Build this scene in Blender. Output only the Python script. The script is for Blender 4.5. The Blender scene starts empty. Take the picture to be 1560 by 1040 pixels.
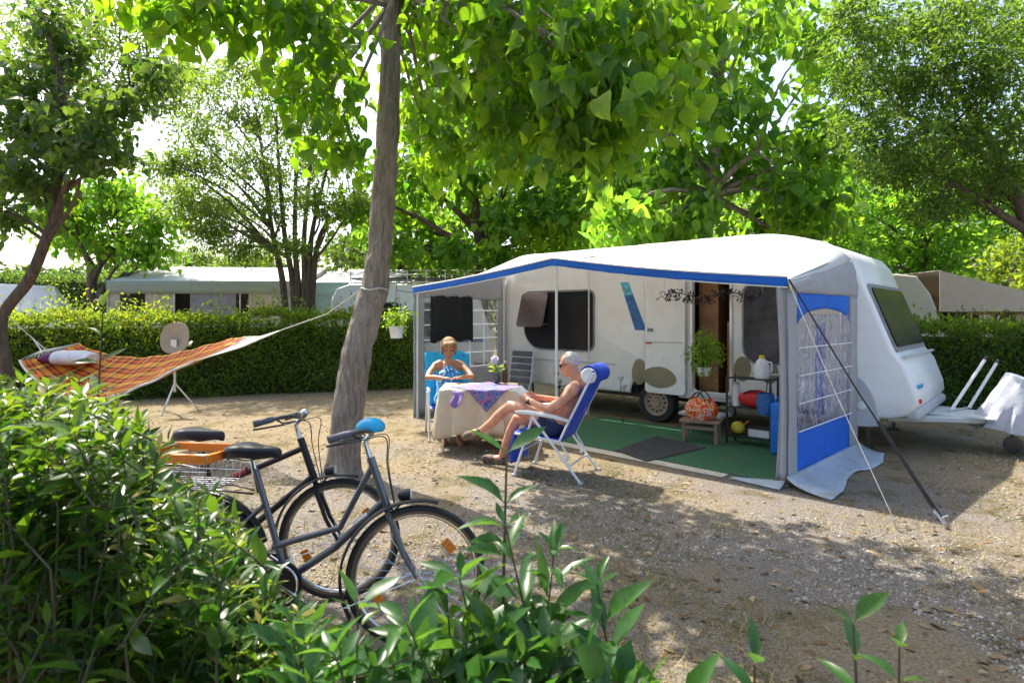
import bpy, bmesh, math, random
import numpy as np
from mathutils import Vector, Matrix, noise
from mathutils.geometry import tessellate_polygon
PI = math.pi
scene = bpy.context.scene
C = scene.collection
# ------------------------------------------------------------------ camera, sky, sun, exposure
F, CZ = 908.0, 1.64            # focal length in photo pixels, eye height
cam_d = bpy.data.cameras.new('camera'); cam = bpy.data.objects.new('camera', cam_d); C.objects.link(cam)
cam_d.sensor_width = 36; cam_d.lens = 36 * F / 1560; cam_d.shift_y = -40 / 1560
cam_d.clip_start = 0.02; cam_d.clip_end = 2000
cam_d.dof.use_dof = True; cam_d.dof.focus_distance = 6.5; cam_d.dof.aperture_fstop = 6.3
cam.location = (0, 0, CZ); cam.rotation_euler = (PI / 2, 0, 0)
scene.camera = cam
SUN = Vector((-0.80, 1.03, 2.0)).normalized()        # towards the sun
w = bpy.data.worlds.new('World'); scene.world = w; w.use_nodes = True
nt = w.node_tree; nt.nodes.clear()
sky = nt.nodes.new('ShaderNodeTexSky'); sky.sky_type = 'NISHITA'; sky.sun_disc = False
sky.sun_elevation = math.asin(SUN.z); sky.sun_rotation = math.atan2(SUN.x, SUN.y)
sky.air_density = 1.0; sky.dust_density = 4.0; sky.ozone_density = 1.0
bgn = nt.nodes.new('ShaderNodeBackground'); bgn.inputs['Strength'].default_value = 0.15
wo = nt.nodes.new('ShaderNodeOutputWorld')
nt.links.new(sky.outputs[0], bgn.inputs[0]); nt.links.new(bgn.outputs[0], wo.inputs[0])
sl = bpy.data.lights.new('sun', 'SUN'); sl.energy = 4.2; sl.angle = math.radians(0.55); sl.color = (1, .93, .82)
so = bpy.data.objects.new('sun', sl); C.objects.link(so)
so.rotation_euler = SUN.to_track_quat('Z', 'Y').to_euler(); so.location = (-8, 10, 20)
vs = scene.view_settings; vs.view_transform = 'Standard'; vs.look = 'None'; vs.gamma = 1; vs.use_curve_mapping = False
vs.exposure = 1.25
scene.cycles.max_bounces = 8; scene.cycles.transparent_max_bounces = 12
scene.cycles.caustics_reflective = False; scene.cycles.caustics_refractive = False
scene.cycles.use_denoising = True

# ------------------------------------------------------------------ helpers
rnd = random.Random(7)
V = Vector
def at(px, py, Y): return V(((px - 780) * Y / F, Y, CZ - (py - 480) * Y / F))
def gnd(px, py):
    Y = F * CZ / (py - 480); return V(((px - 780) * Y / F, Y, 0))

class MB:
    def __init__(s): s.v = []; s.f = []
    def add(s, vs, fs):
        n = len(s.v); s.v += [tuple(v) for v in vs]; s.f += [tuple(i + n for i in f) for f in fs]; return s
    def box(s, c, d, R=None):
        c = V(c); x, y, z = d[0] / 2, d[1] / 2, d[2] / 2
        vs = [V((a, b, e)) for a in (-x, x) for b in (-y, y) for e in (-z, z)]
        if R is not None: vs = [R @ v for v in vs]
        return s.add([c + v for v in vs], [(0, 1, 3, 2), (4, 6, 7, 5), (0, 4, 5, 1), (2, 3, 7, 6), (0, 2, 6, 4), (1, 5, 7, 3)])
    def tube(s, pts, r, n=8, cap=True, closed=False, sy=1.0, up=None):
        pts = [V(p) for p in pts]; m = len(pts)
        rs = list(r) if isinstance(r, (list, tuple)) else [r] * m
        T = []
        for i in range(m):
            a = pts[(i - 1) % m] if (closed or i > 0) else pts[i]
            b = pts[(i + 1) % m] if (closed or i < m - 1) else pts[i]
            t = b - a
            T.append(t.normalized() if t.length > 1e-9 else V((0, 0, 1)))
        u = V(up) if up is not None else (V((0, 0, 1)) if abs(T[0].z) < .9 else V((1, 0, 0)))
        u = (u - T[0] * u.dot(T[0])).normalized(); vs = []
        for i in range(m):
            u = (u - T[i] * u.dot(T[i]))
            u = u.normalized() if u.length > 1e-6 else T[i].orthogonal().normalized()
            b = T[i].cross(u)
            for k in range(n):
                a = 2 * PI * k / n
                vs.append(pts[i] + u * (math.cos(a) * rs[i]) + b * (math.sin(a) * rs[i] * sy))
        fs = []
        for i in range(m if closed else m - 1):
            j = (i + 1) % m
            for k in range(n): fs.append((i * n + k, i * n + (k + 1) % n, j * n + (k + 1) % n, j * n + k))
        if cap and not closed:
            fs.append(tuple(range(n - 1, -1, -1))); fs.append(tuple((m - 1) * n + k for k in range(n)))
        return s.add(vs, fs)
    def lathe(s, prof, n=16, M=None, cap=True):
        vs = []; m = len(prof)
        for r, z in prof:
            for k in range(n):
                a = 2 * PI * k / n; vs.append(V((r * math.cos(a), r * math.sin(a), z)))
        if M is not None: vs = [M @ v for v in vs]
        fs = [(i * n + k, i * n + (k + 1) % n, (i + 1) * n + (k + 1) % n, (i + 1) * n + k) for i in range(m - 1) for k in range(n)]
        if cap: fs += [tuple(range(n - 1, -1, -1)), tuple((m - 1) * n + k for k in range(n))]
        return s.add(vs, fs)
    def ell(s, c, r, R=None, nu=14, nv=9):
        c = V(c); vs = []
        for i in range(nv + 1):
            p = PI * i / nv
            for k in range(nu):
                a = 2 * PI * k / nu
                v = V((r[0] * math.sin(p) * math.cos(a), r[1] * math.sin(p) * math.sin(a), r[2] * math.cos(p)))
                vs.append(c + (R @ v if R is not None else v))
        fs = [(i * nu + k, (i + 1) * nu + k, (i + 1) * nu + (k + 1) % nu, i * nu + (k + 1) % nu) for i in range(nv) for k in range(nu)]
        return s.add(vs, fs)
    def grid(s, fn, nu, nv):
        vs = [fn(i / nu, j / nv) for j in range(nv + 1) for i in range(nu + 1)]
        w_ = nu + 1
        return s.add(vs, [(j * w_ + i, j * w_ + i + 1, (j + 1) * w_ + i + 1, (j + 1) * w_ + i) for j in range(nv) for i in range(nu)])
    def prism(s, poly, d):
        """poly: list of Vectors (planar), d: extrusion vector"""
        n = len(poly); d = V(d); poly = [V(p) for p in poly]
        return s.add(poly + [p + d for p in poly],
                     [tuple(range(n - 1, -1, -1)), tuple(range(n, 2 * n))] + [(i, (i + 1) % n, n + (i + 1) % n, n + i) for i in range(n)])

def mesh_from(name, vs, fs):
    me = bpy.data.meshes.new(name); me.from_pydata(vs, [], fs); me.update(); return me
def obj(name, mb, m, parent=None, smooth=False, bev=0, solid=0, org=None, kind=None, label=None, fixn=True, sub=0):
    vs = mb.v
    if org is not None: vs = [(v[0] - org[0], v[1] - org[1], v[2] - org[2]) for v in vs]
    me = mesh_from(name, vs, mb.f)
    if fixn and len(mb.f) < 60000:
        bm = bmesh.new(); bm.from_mesh(me); bmesh.ops.remove_doubles(bm, verts=bm.verts, dist=1e-5)
        bmesh.ops.recalc_face_normals(bm, faces=bm.faces); bm.to_mesh(me); bm.free()
    if smooth:
        me.polygons.foreach_set('use_smooth', [True] * len(me.polygons)); me.set_sharp_from_angle(angle=math.radians(42))
    me.materials.append(m)
    o = bpy.data.objects.new(name, me); C.objects.link(o)
    if parent is not None: o.parent = parent
    if solid:
        md = o.modifiers.new('s', 'SOLIDIFY'); md.thickness = solid; md.offset = 0
    if sub:
        md = o.modifiers.new('u', 'SUBSURF'); md.levels = sub; md.render_levels = sub
    if bev:
        md = o.modifiers.new('b', 'BEVEL'); md.width = bev; md.segments = 2; md.limit_method = 'ANGLE'
    if kind: o['kind'] = kind
    if label: o['label'] = label
    return o
def thing(name, label, cat, loc=(0, 0, 0), rz=0, group=None, tilt=None):
    o = bpy.data.objects.new(name, None); C.objects.link(o); o.empty_display_size = .1
    o.location = loc; o.rotation_euler = tilt if tilt else (0, 0, rz); o['label'] = label; o['category'] = cat
    if group: o['group'] = group
    return o
def tag(o, label, cat, group=None):
    o['label'] = label; o['category'] = cat
    if group: o['group'] = group
    return o

# ------------------------------------------------------------------ materials
def node(nt, t, **kw):
    n = nt.nodes.new(t)
    for k, v in kw.items(): setattr(n, k, v)
    return n
def ramp(nt, fac, stops, interp='LINEAR'):
    r = nt.nodes.new('ShaderNodeValToRGB'); r.color_ramp.interpolation = interp
    while len(r.color_ramp.elements) < len(stops): r.color_ramp.elements.new(.5)
    for e, (p, c) in zip(r.color_ramp.elements, stops): e.position = p; e.color = (*c, 1) if len(c) == 3 else c
    nt.links.new(fac, r.inputs[0]); return r.outputs[0]
def nz(nt, scale, detail=4, vec=None, rough=.6, dist=0):
    n = nt.nodes.new('ShaderNodeTexNoise'); n.inputs['Scale'].default_value = scale; n.inputs['Detail'].default_value = detail
    n.inputs['Roughness'].default_value = rough; n.inputs['Distortion'].default_value = dist
    if vec is not None: nt.links.new(vec, n.inputs['Vector'])
    return n.outputs[0]
def mixc(nt, a, b, fac):
    n = nt.nodes.new('ShaderNodeMix'); n.data_type = 'RGBA'
    for s, x in ((n.inputs[6], a), (n.inputs[7], b), (n.inputs[0], fac)):
        if isinstance(x, (tuple, list)): s.default_value = (*x, 1)
        elif isinstance(x, (int, float)): s.default_value = x
        else: nt.links.new(x, s)
    return n.outputs[2]
def newmat(name):
    m = bpy.data.materials.new(name); m.use_nodes = True; nt = m.node_tree
    return m, nt, nt.nodes['Principled BSDF'], nt.nodes['Material Output']
def M(name, col, rough=.6, metal=0, var=.18, scale=6, bump=0, bscale=80, spec=.5, coat=0, dirt=None, dirt_scale=3, trans=0):
    m, nt, p, out = newmat(name)
    tc = node(nt, 'ShaderNodeTexCoord').outputs['Object']
    a = tuple(max(0, c * (1 - var)) for c in col); b = tuple(min(1, c * (1 + var)) for c in col)
    colr = ramp(nt, nz(nt, scale, 5, tc), [(.3, a), (.7, b)])
    if dirt is not None:
        d = ramp(nt, nz(nt, dirt_scale, 6, tc, .7), [(.52, (0, 0, 0)), (.75, (1, 1, 1))])
        colr = mixc(nt, colr, dirt, d)
    nt.links.new(colr, p.inputs['Base Color'])
    p.inputs['Roughness'].default_value = rough; p.inputs['Metallic'].default_value = metal
    p.inputs['Specular IOR Level'].default_value = spec; p.inputs['Coat Weight'].default_value = coat
    if bump:
        bn = node(nt, 'ShaderNodeBump'); bn.inputs['Strength'].default_value = bump; bn.inputs['Distance'].default_value = .01
        nt.links.new(nz(nt, bscale, 4, tc), bn.inputs['Height']); nt.links.new(bn.outputs[0], p.inputs['Normal'])
    if trans:
        t = node(nt, 'ShaderNodeBsdfTranslucent'); nt.links.new(colr, t.inputs[0])
        mx = node(nt, 'ShaderNodeMixShader'); mx.inputs[0].default_value = trans
        nt.links.new(p.outputs[0], mx.inputs[1]); nt.links.new(t.outputs[0], mx.inputs[2]); nt.links.new(mx.outputs[0], out.inputs[0])
    return m
def leafmat(name, dark, light, tdark, tlight, rough=.42, trans=.45, spec=.5, old=False):
    """leaf colour varies leaf by leaf through the 'shade' attribute; light passes through the blade"""
    m, nt, p, out = newmat(name)
    at_ = node(nt, 'ShaderNodeAttribute', attribute_name='shade')
    c1 = ramp(nt, at_.outputs['Fac'], [(0, dark), (.6, tuple((a + b) / 2 for a, b in zip(dark, light))), (.965, light), (.985, (.30, .24, .06) if old else light)])
    c2 = ramp(nt, at_.outputs['Fac'], [(0, tdark), (1, tlight)])
    tcn = node(nt, 'ShaderNodeTexCoord').outputs['Object']
    wv = ramp(nt, nz(nt, 7, 4, tcn, .65), [(.3, (.72, .72, .72)), (.7, (1.18, 1.18, 1.18))])
    def mul(c):
        n = node(nt, 'ShaderNodeMix'); n.data_type = 'RGBA'; n.blend_type = 'MULTIPLY'; n.inputs[0].default_value = 1
        nt.links.new(c, n.inputs[6]); nt.links.new(wv, n.inputs[7]); return n.outputs[2]
    c1 = mul(c1); c2 = mul(c2)
    nt.links.new(c1, p.inputs['Base Color']); p.inputs['Roughness'].default_value = rough
    p.inputs['Specular IOR Level'].default_value = spec
    t = node(nt, 'ShaderNodeBsdfTranslucent'); nt.links.new(c2, t.inputs[0])
    mx = node(nt, 'ShaderNodeMixShader'); mx.inputs[0].default_value = trans
    nt.links.new(p.outputs[0], mx.inputs[1]); nt.links.new(t.outputs[0], mx.inputs[2]); nt.links.new(mx.outputs[0], out.inputs[0])
    return m
def barkmat(name, a, b, sc=9):
    m, nt, p, out = newmat(name)
    tc = node(nt, 'ShaderNodeTexCoord').outputs['Object']
    mp = node(nt, 'ShaderNodeMapping'); mp.inputs['Scale'].default_value = (sc, sc, sc * .16); nt.links.new(tc, mp.inputs[0])
    n1 = nz(nt, 2.6, 8, mp.outputs[0], .7, .6); n2 = nz(nt, 1.7, 4, tc, .6)
    c = mixc(nt, ramp(nt, n1, [(.32, a), (.62, b)]), tuple(x * 1.25 for x in b), ramp(nt, n2, [(.5, (0, 0, 0)), (.72, (.7, .7, .7))]))
    nt.links.new(c, p.inputs['Base Color']); p.inputs['Roughness'].default_value = .9; p.inputs['Specular IOR Level'].default_value = .2
    bn = node(nt, 'ShaderNodeBump'); bn.inputs['Strength'].default_value = 1; bn.inputs['Distance'].default_value = .03
    nt.links.new(n1, bn.inputs['Height']); nt.links.new(bn.outputs[0], p.inputs['Normal'])
    return m

MAT = dict(
    white=M('gelcoat_white', (.82, .83, .82), .35, var=.03, dirt=(.71, .70, .66), dirt_scale=1.3),
    white2=M('caravan_cream', (.50, .46, .36), .45, var=.05, dirt=(.5, .47, .4)),
    plastic=M('pale_grey_plastic', (.50, .53, .54), .45, var=.05),
    metalw=M('white_coated_tube', (.78, .79, .80), .35, var=.04),
    alu=M('aluminium', (.62, .63, .64), .35, 1, var=.08),
    steel=M('dark_steel', (.12, .12, .125), .35, .85, var=.2),
    chrome=M('chrome', (.7, .7, .7), .18, 1, var=.05),
    black=M('black_plastic', (.02, .02, .022), .45, var=.3),
    tyre=M('tyre_rubber', (.03, .03, .03), .8, var=.3, bump=.3),
    tan_tyre=M('tan_tyre_wall', (.20, .13, .075), .8, var=.2),
    tint=M('tinted_acrylic', (.022, .024, .028), .14, var=.25, scale=2, spec=.12),
    tintd=M('dark_nose_acrylic', (.03, .032, .036), .2, var=.4, scale=2, spec=.03),
    tintc=M('curtained_acrylic', (.075, .078, .092), .16, var=.5, scale=4, spec=.15),
    tintb=M('brown_acrylic', (.10, .075, .075), .2, var=.2, scale=2),
    rubber=M('grey_rubber_seal', (.25, .26, .27), .6),
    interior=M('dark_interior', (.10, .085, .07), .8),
    wood=M('brown_wood', (.24, .115, .045), .5, var=.35, scale=4),
    rawwood=M('weathered_wood', (.30, .21, .14), .75, var=.3, scale=12, bump=.3),
    decal_blue=M('decal_blue', (.02, .13, .36), .4, var=.5, scale=14),
    decal_teal=M('decal_teal', (.10, .42, .55), .4, var=.5, scale=14),
    patch_tan=M('patch_tan', (.24, .215, .13), .5, var=.12, scale=4),
    awn=M('awning_white', (.84, .85, .86), .6, var=.03, scale=3, bump=.25, bscale=5, trans=.38, dirt=(.70, .71, .70), dirt_scale=1.6),
    awng=M('awning_grey', (.44, .45, .48), .75, var=.07, scale=3, bump=.3, bscale=6, trans=.18),
    awnb=M('awning_blue', (.008, .16, .74), .6, var=.12, scale=4, bump=.25, bscale=7, trans=.18),
    skirt=M('mud_skirt', (.40, .46, .52), .55, var=.1, bump=.35, bscale=6, dirt=(.33, .28, .2), dirt_scale=4),
    bar=M('glazing_white', (.80, .80, .80), .5, var=.03),
    blackcloth=M('black_cloth', (.012, .014, .016), .9, var=.4, bump=.4, bscale=10),
    rope=M('white_rope', (.50, .48, .42), .8, bump=.4, bscale=200),
    strap=M('black_strap', (.018, .018, .02), .7),
    fabric_blue=M('chair_blue', (.008, .06, .50), .75, var=.15, bump=.2, bscale=150),
    towel=M('cyan_towel', (.02, .42, .78), .95, var=.15, scale=10, bump=.6, bscale=120),
    navy=M('navy_swimwear', (.02, .03, .09), .85, bump=.3),
    cream=M('cream_cloth', (.74, .66, .50), .85, var=.06, bump=.35, bscale=14, trans=.12),
    greycloth=M('lounger_grey', (.10, .105, .13), .8, var=.15, bump=.2, bscale=90),
    carpet=M('green_carpet', (.055, .18, .085), .95, var=.3, scale=40, bump=.6, bscale=300, dirt=(.12, .15, .08), dirt_scale=5),
    mat=M('charcoal_mat', (.06, .058, .062), .95, var=.3, scale=30, bump=.5, bscale=250, dirt=(.12, .11, .1), dirt_scale=6),
    edge=M('pale_edging', (.62, .57, .47), .9, var=.15),
    red=M('red_fabric', (.62, .02, .02), .6, var=.2, bump=.3, bscale=30),
    yellow=M('yellow_plastic', (.78, .66, .05), .4),
    orange=M('orange_plastic', (.85, .24, .02), .45, var=.2),
    bluep=M('blue_plastic', (.01, .20, .72), .4),
    cyanp=M('cyan_plastic', (.02, .42, .72), .35),
    whitep=M('white_plastic', (.82, .82, .80), .4),
    straw=M('broom_straw', (.42, .30, .13), .9, var=.3, scale=40),
    pot=M('white_pot', (.74, .73, .72), .5),
    tarp=M('grey_tarp', (.46, .48, .54), .6, var=.08, bump=.5, bscale=9),
    beige=M('beige_enamel', (.44, .34, .24), .5, var=.06),
    glass_bottle=M('amber_bottle', (.10, .055, .01), .1, var=.2),
    vine=M('dry_vine', (.07, .055, .06), .8, var=.4, scale=30),
    skin=M('skin_tanned', (.62, .29, .185), .5, var=.24, scale=11, bump=.12, bscale=120),
    skinf=M('skin_bronzed', (.43, .205, .115), .48, var=.22, scale=11, bump=.1, bscale=120),
    hairw=M('hair_white', (.66, .58, .53), .8, var=.25, scale=60, bump=.7, bscale=160),
    hairb=M('hair_blond', (.34, .19, .085), .6, var=.45, scale=70, bump=.9, bscale=130),
    lens=M('dark_lens', (.015, .015, .015), .1),
    lips=M('lips', (.42, .12, .10), .5),
    shoe=M('brown_shoe', (.14, .095, .07), .7, var=.25, bump=.3),
    bikeframe=M('bike_graphite', (.15, .155, .175), .32, .5, var=.15, coat=.4),
    bikedark=M('bike_black', (.016, .017, .02), .38, .2, var=.2),
    bikered=M('bike_red_decal', (.45, .03, .05), .4),
    saddle=M('saddle_vinyl', (.018, .02, .026), .38, var=.3, bump=.15, bscale=200),
    grip=M('grip_grey', (.09, .095, .12), .6),
    lampglass=M('lamp_glass', (.55, .56, .58), .08, var=.05),
    reflector=M('orange_reflector', (.85, .25, .02), .3),
    book=M('pale_book', (.62, .70, .70), .6, var=.1),
    green_awn=M('sage_awning', (.34, .38, .32), .8, var=.06, trans=.1),
    aqua_awn=M('aqua_awning', (.26, .40, .42), .8, var=.06, trans=.1),
    beige_awn=M('beige_awning', (.50, .44, .37), .8, var=.07, trans=.1),
    brown_panel=M('brown_panel', (.05, .036, .03), .8),
    grey_panel=M('mauve_panel', (.26, .25, .29), .7),
    tan_panel=M('tan_panel', (.48, .42, .33), .8),
    gable=M('gable_brown', (.20, .145, .10), .8),
    shingle=M('gable_roof', (.13, .115, .09), .85, bump=.4),
    hammock_cord=M('hammock_cord', (.75, .73, .66), .85),
    pillow=M('pillow_white', (.70, .68, .72), .9, bump=.3),
    pillow2=M('pillow_purple', (.14, .03, .10), .9, bump=.3),
    stem=M('green_stem', (.07, .06, .03), .7, var=.3, scale=20),
    solar=M('solar_panel', (.03, .04, .07), .2, var=.3),
    seam=M('roof_seam', (.62, .63, .65), .7),
    fuzz=M('flower_white', (.82, .78, .84), .8, trans=.3),
)
BARK1 = barkmat('bark_main', (.12, .098, .08), (.36, .31, .262), 11)
BARK2 = barkmat('bark_dark', (.05, .038, .03), (.15, .115, .09), 8)
# broad-leaf catalpa-like, fine-leaf, laurel, hedge
L_BIG = leafmat('leaf_broad', (.03, .095, .012), (.10, .20, .02), (.13, .42, .010), (.52, .76, .02), .45, .58)
L_BIG2 = leafmat('leaf_broad_far', (.035, .11, .016), (.12, .24, .025), (.15, .46, .02), (.52, .78, .04), .5, .56)
L_FINE = leafmat('leaf_fine', (.03, .075, .016), (.085, .15, .028), (.16, .34, .025), (.46, .60, .05), .5, .52)
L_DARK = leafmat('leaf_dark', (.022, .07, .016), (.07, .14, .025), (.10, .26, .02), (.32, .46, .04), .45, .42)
L_LAUREL = leafmat('leaf_laurel', (.014, .058, .008), (.055, .135, .016), (.07, .24, .015), (.36, .54, .025), .33, .36, old=True)
L_LAUREL2 = leafmat('leaf_laurel_dark', (.018, .075, .016), (.05, .14, .02), (.08, .26, .03), (.25, .45, .03), .33, .36)
L_HEDGE = leafmat('leaf_hedge', (.03, .085, .012), (.15, .25, .02), (.18, .38, .02), (.70, .78, .03), .45, .46)
L_POT = leafmat('leaf_pot', (.09, .22, .02), (.22, .40, .04), (.3, .55, .03), (.6, .75, .05), .45, .5)
# ------------------------------------------------------------------ ground
def ground_mat():
    m, nt, p, out = newmat('dry_ground')
    tc = node(nt, 'ShaderNodeTexCoord').outputs['Object']
    n1 = nz(nt, .55, 6, tc, .6, .4); n2 = nz(nt, 2.3, 6, tc, .65); n3 = nz(nt, 55, 5, tc, .75); n4 = nz(nt, 9, 6, tc, .7)
    straw = ramp(nt, n3, [(.30, (.14, .108, .064)), (.5, (.325, .255, .16)), (.72, (.51, .43, .29))])
    grit = ramp(nt, n3, [(.30, (.105, .088, .072)), (.5, (.265, .23, .192)), (.70, (.52, .475, .415))])
    grass = ramp(nt, n3, [(.32, (.055, .052, .018)), (.5, (.14, .12, .04)), (.72, (.26, .22, .09))])
    sx_ = node(nt, 'ShaderNodeSeparateXYZ'); nt.links.new(tc, sx_.inputs[0])          # stony pitch in front, dry grass beyond it
    mr = node(nt, 'ShaderNodeMapRange'); mr.inputs[1].default_value = 8.2; mr.inputs[2].default_value = 4.6; mr.inputs[3].default_value = -.10; mr.inputs[4].default_value = .06; nt.links.new(sx_.outputs[1], mr.inputs[0])
    ad = node(nt, 'ShaderNodeMath', operation='ADD'); nt.links.new(n1, ad.inputs[0]); nt.links.new(mr.outputs[0], ad.inputs[1])
    c = mixc(nt, straw, grit, ramp(nt, ad.outputs[0], [(.42, (0, 0, 0)), (.58, (1, 1, 1))]))
    c = mixc(nt, c, grass, ramp(nt, n2, [(.52, (0, 0, 0)), (.66, (.85, .85, .85))]))
    c = mixc(nt, c, (.12, .10, .08), ramp(nt, n4, [(.58, (0, 0, 0)), (.74, (.6, .6, .6))]))
    nt.links.new(c, p.inputs['Base Color']); p.inputs['Roughness'].default_value = .95; p.inputs['Specular IOR Level'].default_value = .15
    bn = node(nt, 'ShaderNodeBump'); bn.inputs['Strength'].default_value = .9; bn.inputs['Distance'].default_value = .03
    nt.links.new(n3, bn.inputs['Height'])
    b2 = node(nt, 'ShaderNodeBump'); b2.inputs['Strength'].default_value = .6; b2.inputs['Distance'].default_value = .08
    nt.links.new(n4, b2.inputs['Height']); nt.links.new(bn.outputs[0], b2.inputs['Normal'])
    nt.links.new(b2.outputs[0], p.inputs['Normal'])
    return m
g = MB(); g.add([(-400, -300, 0), (400, -300, 0), (400, 700, 0), (-400, 700, 0)], [(0, 1, 2, 3)])
obj('ground', g, ground_mat(), kind='structure')

# ------------------------------------------------------------------ leaves
def ltmpl(st, fold=.25, droop=.15, stalk=0):
    """st: [(x, halfwidth)] from base to tip; blade folded on its midrib and drooping to the tip"""
    vs = []; fs = []; prev = None
    z = lambda x, w: fold * w - droop * x * x
    for x, w_ in st:
        if w_ < 1e-6: cur = (len(vs),); vs.append((x, 0, z(x, 0)))
        else:
            cur = (len(vs), len(vs) + 1, len(vs) + 2); vs += [(x, 0, z(x, 0)), (x * .96, w_, z(x, w_)), (x * .96, -w_, z(x, w_))]
        if prev:
            if len(prev) == 1 and len(cur) == 3: fs += [(prev[0], cur[0], cur[1]), (prev[0], cur[2], cur[0])]
            elif len(prev) == 3 and len(cur) == 1: fs += [(prev[0], cur[0], prev[1]), (prev[0], prev[2], cur[0])]
            else: fs += [(prev[0], cur[0], cur[1], prev[1]), (prev[0], prev[2], cur[2], cur[0])]
        prev = cur
    return np.array(vs, float), fs
T_HEART = ltmpl([(0, 0), (.03, .20), (.12, .36), (.28, .43), (.50, .37), (.72, .20), (.87, .07), (1, 0)], .2, .28)
T_BROAD = ltmpl([(0, 0), (.10, .28), (.35, .40), (.68, .24), (1, 0)], .25, .25)
T_LANCE = ltmpl([(0, 0), (.12, .035), (.30, .135), (.52, .165), (.75, .11), (1, 0)], .35, .16)
T_OVAL = ltmpl([(0, 0), (.3, .22), (.65, .20), (1, 0)], .3, .12)
T_DIAM = (np.array([(0, 0, 0), (.45, .24, .07), (1, 0, -.12), (.45, -.24, .07)], float), [(0, 3, 2), (0, 2, 1)])
T_BROADFAR = (np.array([(0, 0, 0), (.3, .36, .08), (1, 0, -.2), (.3, -.36, .08)], float), [(0, 3, 2), (0, 2, 1)])
def _unit(A): return A / np.maximum(np.linalg.norm(A, axis=1, keepdims=True), 1e-9)
def basis(D, N):
    D = _unit(D); B = _unit(np.cross(N, D)); N2 = np.cross(D, B); return D, B, N2
def leaf_data(name, tm, P, D, N, S, shade):
    tv, tf = tm; D, B, N2 = basis(D, N)
    n, k = len(P), len(tv); jr = np.random.default_rng(n)
    wf = jr.uniform(.72, 1.12, n)[:, None, None] if n > 1 else 1; ff = jr.uniform(.1, 2.3, n)[:, None, None] if n > 1 else 1
    tw = (jr.normal(scale=.22, size=n) if n > 1 else np.zeros(1))[:, None, None]
    Vv = P[:, None, :] + S[:, None, None] * (tv[None, :, 0, None] * D[:, None, :] + wf * tv[None, :, 1, None] * B[:, None, :] + (ff * tv[None, :, 2, None] + tw * tv[None, :, 1, None] * tv[None, :, 0, None] * 2) * N2[:, None, :])
    me = bpy.data.meshes.new(name)
    me.vertices.add(n * k); me.vertices.foreach_set('co', Vv.reshape(-1).astype(np.float32))
    loop = np.concatenate([np.array(f) for f in tf]); lens = np.array([len(f) for f in tf])
    starts = np.concatenate([[0], np.cumsum(lens)[:-1]])
    L = (loop[None, :] + (np.arange(n) * k)[:, None]).reshape(-1)
    me.loops.add(len(L)); me.loops.foreach_set('vertex_index', L.astype(np.int32))
    ST = (starts[None, :] + (np.arange(n) * len(loop))[:, None]).reshape(-1)
    me.polygons.add(len(ST)); me.polygons.foreach_set('loop_start', ST.astype(np.int32))
    me.polygons.foreach_set('use_smooth', np.ones(len(ST), bool))
    a = me.attributes.new('shade', 'FLOAT', 'POINT'); a.data.foreach_set('value', np.repeat(shade, k).astype(np.float32))
    me.update(calc_edges=True); me.validate()
    return me
def foliage(root, org, P, D, N, S, shade, tm, mat, n_ind=0, name='crown'):
    P = np.asarray(P, float); D = np.asarray(D, float); N = np.asarray(N, float); S = np.asarray(S, float); shade = np.asarray(shade, float)
    org = np.array(org, float)
    if n_ind:
        Y = np.maximum(P[:, 1], .05); px = 780 + F * P[:, 0] / Y; py = 480 - F * (P[:, 2] - CZ) / Y
        ok = (px > -15) & (px < 1575) & (py > -15) & (py < 1055) & (P[:, 1] > .25)
        score = np.where(ok, S / Y, -1); pick = np.argsort(-score)[:n_ind]; pick = pick[score[pick] > 0]
        D1, B1, N1 = basis(D, N); K = 6; data = []; jr = np.random.default_rng(9)
        for i in range(K * 4):
            tv = tm[0].copy(); tv[:, 2] = tv[:, 2] * jr.uniform(.1, 2.3) + jr.normal(scale=.4) * tv[:, 1] * tv[:, 0] * 2; tv[:, 1] = tv[:, 1] * jr.uniform(.72, 1.12) + jr.normal(scale=.07) * tv[:, 0] ** 2
            me = leaf_data('leaf', (tv, tm[1]), np.zeros((1, 3)), np.array([[1., 0, 0]]), np.array([[0, 0, 1.]]), np.ones(1), np.array([(i // 4 + .5) / K]))
            me.materials.append(mat); data.append(me)
        for i in pick:
            o = bpy.data.objects.new('leaf', data[min(K - 1, int(shade[i] * K)) * 4 + int(i) % 4]); C.objects.link(o); o.parent = root
            R = Matrix((D1[i] * S[i], B1[i] * S[i], N1[i] * S[i])).transposed().to_4x4()
            R.translation = V(P[i] - org); o.matrix_local = R
        keep = np.ones(len(P), bool); keep[pick] = False
        P, D, N, S, shade = P[keep], D[keep], N[keep], S[keep], shade[keep]
    if not len(P): return None
    me = leaf_data(name, tm, P - org, D, N, S, shade); me.materials.append(mat)
    o = bpy.data.objects.new(name, me); C.objects.link(o); o.parent = root; o['kind'] = 'stuff'
    return o
def smooth_path(pts, rs, k=5):
    pts = [V(p) for p in pts]; o = []; r = []
    for i in range(len(pts) - 1):
        p0 = pts[max(i - 1, 0)]; p1 = pts[i]; p2 = pts[i + 1]; p3 = pts[min(i + 2, len(pts) - 1)]
        for j in range(k):
            t = j / k
            o.append(.5 * ((2 * p1) + (p2 - p0) * t + (2 * p0 - 5 * p1 + 4 * p2 - p3) * t * t + (3 * p1 - p0 - 3 * p2 + p3) * t ** 3))
            r.append(rs[i] + (rs[i + 1] - rs[i]) * t)
    return o + [pts[-1]], r + [rs[-1]]
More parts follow.
